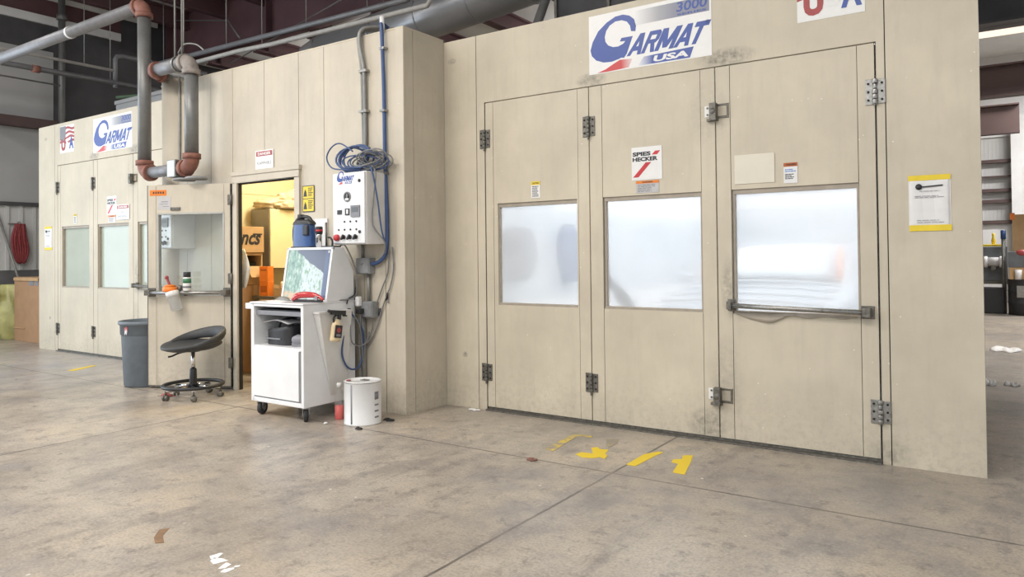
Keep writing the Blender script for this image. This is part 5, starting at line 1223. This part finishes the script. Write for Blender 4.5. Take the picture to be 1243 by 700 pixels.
MB().lathe([(0, 0), (.27, 0), (.28, .01), (.28, .22), (.29, .235), (.28, .25), (.28, .44), (.29, .455), (.28, .47), (.28, .66), (.29, .675), (0, .675)], (4.13, 12.2, 0), 30).build('drum_body', 'rubber', t, world=True)
MB().box(3.99, 4.13, 11.91, 11.915, .34, .56).build('tag', 'cond', t, world=True)
t = thing('shop_box', 'brown box on the black drum at the right edge', 'box', (4.15, 12.2, .675), 0)
MB().box(3.88, 4.4, 12.0, 12.45, .677, .90).build('carton', 'card2', t, world=True)
t = thing('parts_crate', 'dark crate with red parts on the brown box', 'crate', (4.15, 12.2, .90))
MB().box(3.86, 4.42, 12.0, 12.45, .902, 1.20).build('crate', 'tile_teal', t, world=True, bevel=.01); MB().ball((4.08, 12.02, 1.18), (.1, .05, .06), 12).build('red_part', 'dull_red', t, world=True)
tag(MB().box(3.94, 4.5, 12.5, 12.55, .0, 1.92).box(3.90, 3.98, 12.49, 12.5, 1.82, 1.95, 1).build('cardboard_sheet', ['card2', 'or_bright']), 'tall tan cardboard panel with orange corner behind the drum', 'cardboard')
t = thing('paper_cup', 'white paper cup on rim of the black drum', 'cup', (4.02, 11.98, .677))
MB().lathe([(0, .677), (.05, .677), (.062, .86), (.055, .86)], (4.02, 11.96, 0), 16).build('cup', 'paper', t, world=True)
tag(MB().cyl((4.35, 15.9, 2.1), (4.35, 15.9, 3.3), .02, n=8).build('wall_rod', 'pipe'), 'thin dark rod on the white column', 'rod')
def debris(name, label, x, y, sx, sy, h, mat):
    rr = random.Random(int(x * 100))
    tag(MB().grid(lambda u, v: (x + sx * (u - .5) * math.sin(PI * min(.95, .1 + v)) ** .4, y + sy * (v - .5) + .15 * sy * math.sin(7 * u), .003 + h * abs(math.sin(3 * PI * u)) * math.sin(PI * v)), 12, 6).build(name, mat, solid=.003), label, 'litter')
debris('paper_scrap', 'long white paper scrap on floor past the right booth corner', 3.86, 6.2, .34, .5, .03, 'paper')
debris('paper_scrap', 'crumpled white paper near the booth side, left of two', 3.765, 3.32, .10, .16, .05, 'paper')
debris('paper_scrap', 'crumpled grey paper near the booth side, right of two', 3.93, 3.38, .13, .16, .03, 'paper_grey')
debris('paper_scrap', 'small white scrap against the near booth foot', .36, -.06, .12, .05, .006, 'paper')
debris('leaf_scrap', 'tiny dark scrap on floor near the vestibule corner', .03, -.70, .10, .06, .012, 'rubber')
debris('leaf_scrap', 'tiny dark scrap on floor in front of the paint pail', .04, -1.02, .06, .04, .012, 'rubber')
debris('orange_scrap', 'tiny orange scrap left of the yellow floor marks', 1.53, -1.02, .07, .05, .006, 'elbow')
debris('white_scrap', 'small white scrap below the cart', -.30, -1.03, .03, .03, .008, 'paper')

# ------------------------------------------------------------------ painted floor marks
def wear(m_, sc_, lo, hi):
    """worn paint: concrete shows through in noise-shaped patches"""
    m = bpy.data.materials.new(m_); m.use_nodes = True; nt = m.node_tree; b = nt.nodes['Principled BSDF']
    v = mapped(nt); b.inputs['Roughness'].default_value = .6
    c = ramp(nt, noise(nt, sc_, 6, .7, v), [(lo, (.30, .26, .21)), (hi, (.74, .53, .02))]); nt.links.new(c, b.inputs['Base Color'])
    return m
worn, solidp = wear('worn_yellow', 16, .42, .66), wear('yellow_floor_paint', 16, .22, .36)
FL = lambda u, v, d: Vector((u, v, d))
def mark(label, polys, mat, group='yellow floor marks'):
    mb = MB()
    for p in polys: mb.prism(p, FL, .0005, .0016)
    tag(mb.build('floor_mark', mat), label, 'floor marking', group)
mark('worn faded yellow hook shaped floor mark, leftmost by the near doors', [[(1.457, -.758), (1.428, -.36), (1.44, -.31), (1.566, -.308), (1.577, -.351), (1.478, -.366), (1.536, -.795)]], worn)
mark('faint yellow smear above the irregular yellow mark', [[(1.679, -.334), (1.753, -.288), (1.796, -.396), (1.797, -.524), (1.752, -.467)]], wear('faint_yellow', 16, .5, .9))
mark('irregular bright yellow patch, second of the near floor marks', [[(1.691, -.774), (1.697, -.71), (1.775, -.701), (1.702, -.584), (1.725, -.548), (1.766, -.585), (1.818, -.565), (1.84, -.66), (1.875, -.697), (1.893, -.773), (1.852, -.75), (1.823, -.791), (1.764, -.813)]], solidp)
mark('bright yellow slanted bar on the floor joint', [[(2.054, -.807), (2.05, -.548), (2.10, -.44), (2.135, -.44), (2.123, -.56), (2.114, -.812)]], solidp)
mark('bright yellow broken cross mark, rightmost of the near floor marks', [[(2.262, -.622), (2.246, -.559), (2.287, -.522), (2.264, -.441), (2.315, -.408), (2.362, -.577), (2.375, -.639), (2.418, -.814), (2.345, -.811), (2.306, -.63)]], solidp)
mark('pale yellow bar on the floor in front of the far left booth', [[(-4.83, -.80), (-4.99, -.45), (-4.93, -.42), (-4.74, -.77)]], solidp)
mb = MB()
for P in ([(1.168, -2.951), (1.176, -2.905), (1.19, -2.90), (1.215, -2.945), (1.20, -2.965)], [(1.213, -2.977), (1.20, -2.95), (1.235, -2.935), (1.275, -2.934), (1.262, -2.975), (1.256, -2.99)],
          [(1.312, -3.008), (1.292, -2.972), (1.285, -2.95), (1.319, -2.95), (1.33, -2.985)], [(1.347, -3.021), (1.334, -2.995), (1.35, -2.965), (1.368, -2.97), (1.368, -3.01)], [(1.352, -2.967), (1.343, -2.95), (1.355, -2.935), (1.365, -2.945)]):
    mb.prism(P, FL, .0005, .0016)
tag(mb.build('floor_mark', 'paper'), 'spattered white paint mark low in the foreground floor', 'floor marking')
tag(MB().prism([(.70, -2.90), (.72, -2.86), (.78, -2.93), (.87, -2.975), (.84, -3.0), (.77, -2.965)], FL, .0005, .0014).build('floor_mark', M('rust_stain', (.22, .13, .07), .6, 0, .3, 20)), 'brown rust stain curved on the foreground floor', 'floor marking')

# ------------------------------------------------------------------ light
w = bpy.data.worlds.new('sky'); S.world = w; w.use_nodes = True
bg = w.node_tree.nodes['Background']; bg.inputs[0].default_value = (.86, .93, 1.0, 1); bg.inputs[1].default_value = 1.0
def area(name, loc, rot, sx, sy, e, col=(1, 1, 1)):
    l = bpy.data.lights.new(name, 'AREA'); l.shape = 'RECTANGLE'; l.size = sx; l.size_y = sy; l.energy = e; l.color = col
    o = bpy.data.objects.new(name, l); C.objects.link(o); o.location = loc; o.rotation_euler = rot; return o
# unseen fill lamps added under the ceiling to light the shop
for (x, y, e) in ((-6, -4.5, 170), (-1.5, -4.5, 210), (3, -5.5, 150), (-1.5, -8.5, 210), (4, -8.5, 150)):
    area('shop_fill_lamp', (x, y, 5.4), (0, 0, 0), 2.4, .8, e, (1, .955, .90))
for (x, y, e) in ((6, 8, 300), (6, 13, 420)):
    area('shop_fill_lamp', (x, y, 5.4), (0, 0, 0), 2.4, .8, e, (1, .98, .96))  # added to brighten the far gap and back wall
# daylight through the open bay door in the left wall
area('bay_door_daylight', (-9.7, -5.3, 2.1), (0, -PI / 2, 0), 4.0, 6.8, 370, (.74, .87, 1.0))
# unseen fill points added to lift the dark ceiling around the booths
def point(name, loc, e, col=(1, 1, 1), rad=.15):
    l = bpy.data.lights.new(name, 'POINT'); l.energy = e; l.color = col; l.shadow_soft_size = rad
    o = bpy.data.objects.new(name, l); C.objects.link(o); o.location = loc; return o
for loc, e in (((-6.2, 5.5, 4.4), 60), ((-1.5, 6.5, 4.4), 60), ((-6, -1.8, 4.6), 35), ((0, -3.5, 4.6), 35)): point('roof_fill_point', loc, e, (1, .97, .94))
# mixing room lamp
area('mixing_room_lamp', (-2.0, .6, 2.9), (0, 0, 0), 1.2, .3, 80, (1, .88, .62))

# ------------------------------------------------------------------ camera
f, yaw, pitch, roll, cy = 890.680, .600649, .0143708, -.0108294, 295.8825
cam = bpy.data.cameras.new('camera'); co = bpy.data.objects.new('camera', cam); C.objects.link(co)
cam.sensor_fit = 'HORIZONTAL'; cam.sensor_width = 36.0; cam.lens = f * 36.0 / 1243
cam.shift_x = 0.0; cam.shift_y = (cy - 350.0) / 1243
F_ = Vector((-math.sin(yaw) * math.cos(pitch), math.cos(yaw) * math.cos(pitch), math.sin(pitch)))
r0 = Vector((math.cos(yaw), math.sin(yaw), 0)); u0 = r0.cross(F_)
r_ = r0 * math.cos(roll) + u0 * math.sin(roll); u_ = -r0 * math.sin(roll) + u0 * math.cos(roll)
co.matrix_world = Matrix(((r_.x, u_.x, -F_.x, 3.97210), (r_.y, u_.y, -F_.y, -4.77683), (r_.z, u_.z, -F_.z, 1.25), (0, 0, 0, 1)))
cam.clip_start = .05; cam.clip_end = 200
S.camera = co
S.view_settings.view_transform = 'Standard'; S.view_settings.look = 'None'; S.view_settings.gamma = 1.0; S.view_settings.use_curve_mapping = False
S.view_settings.exposure = 0.0
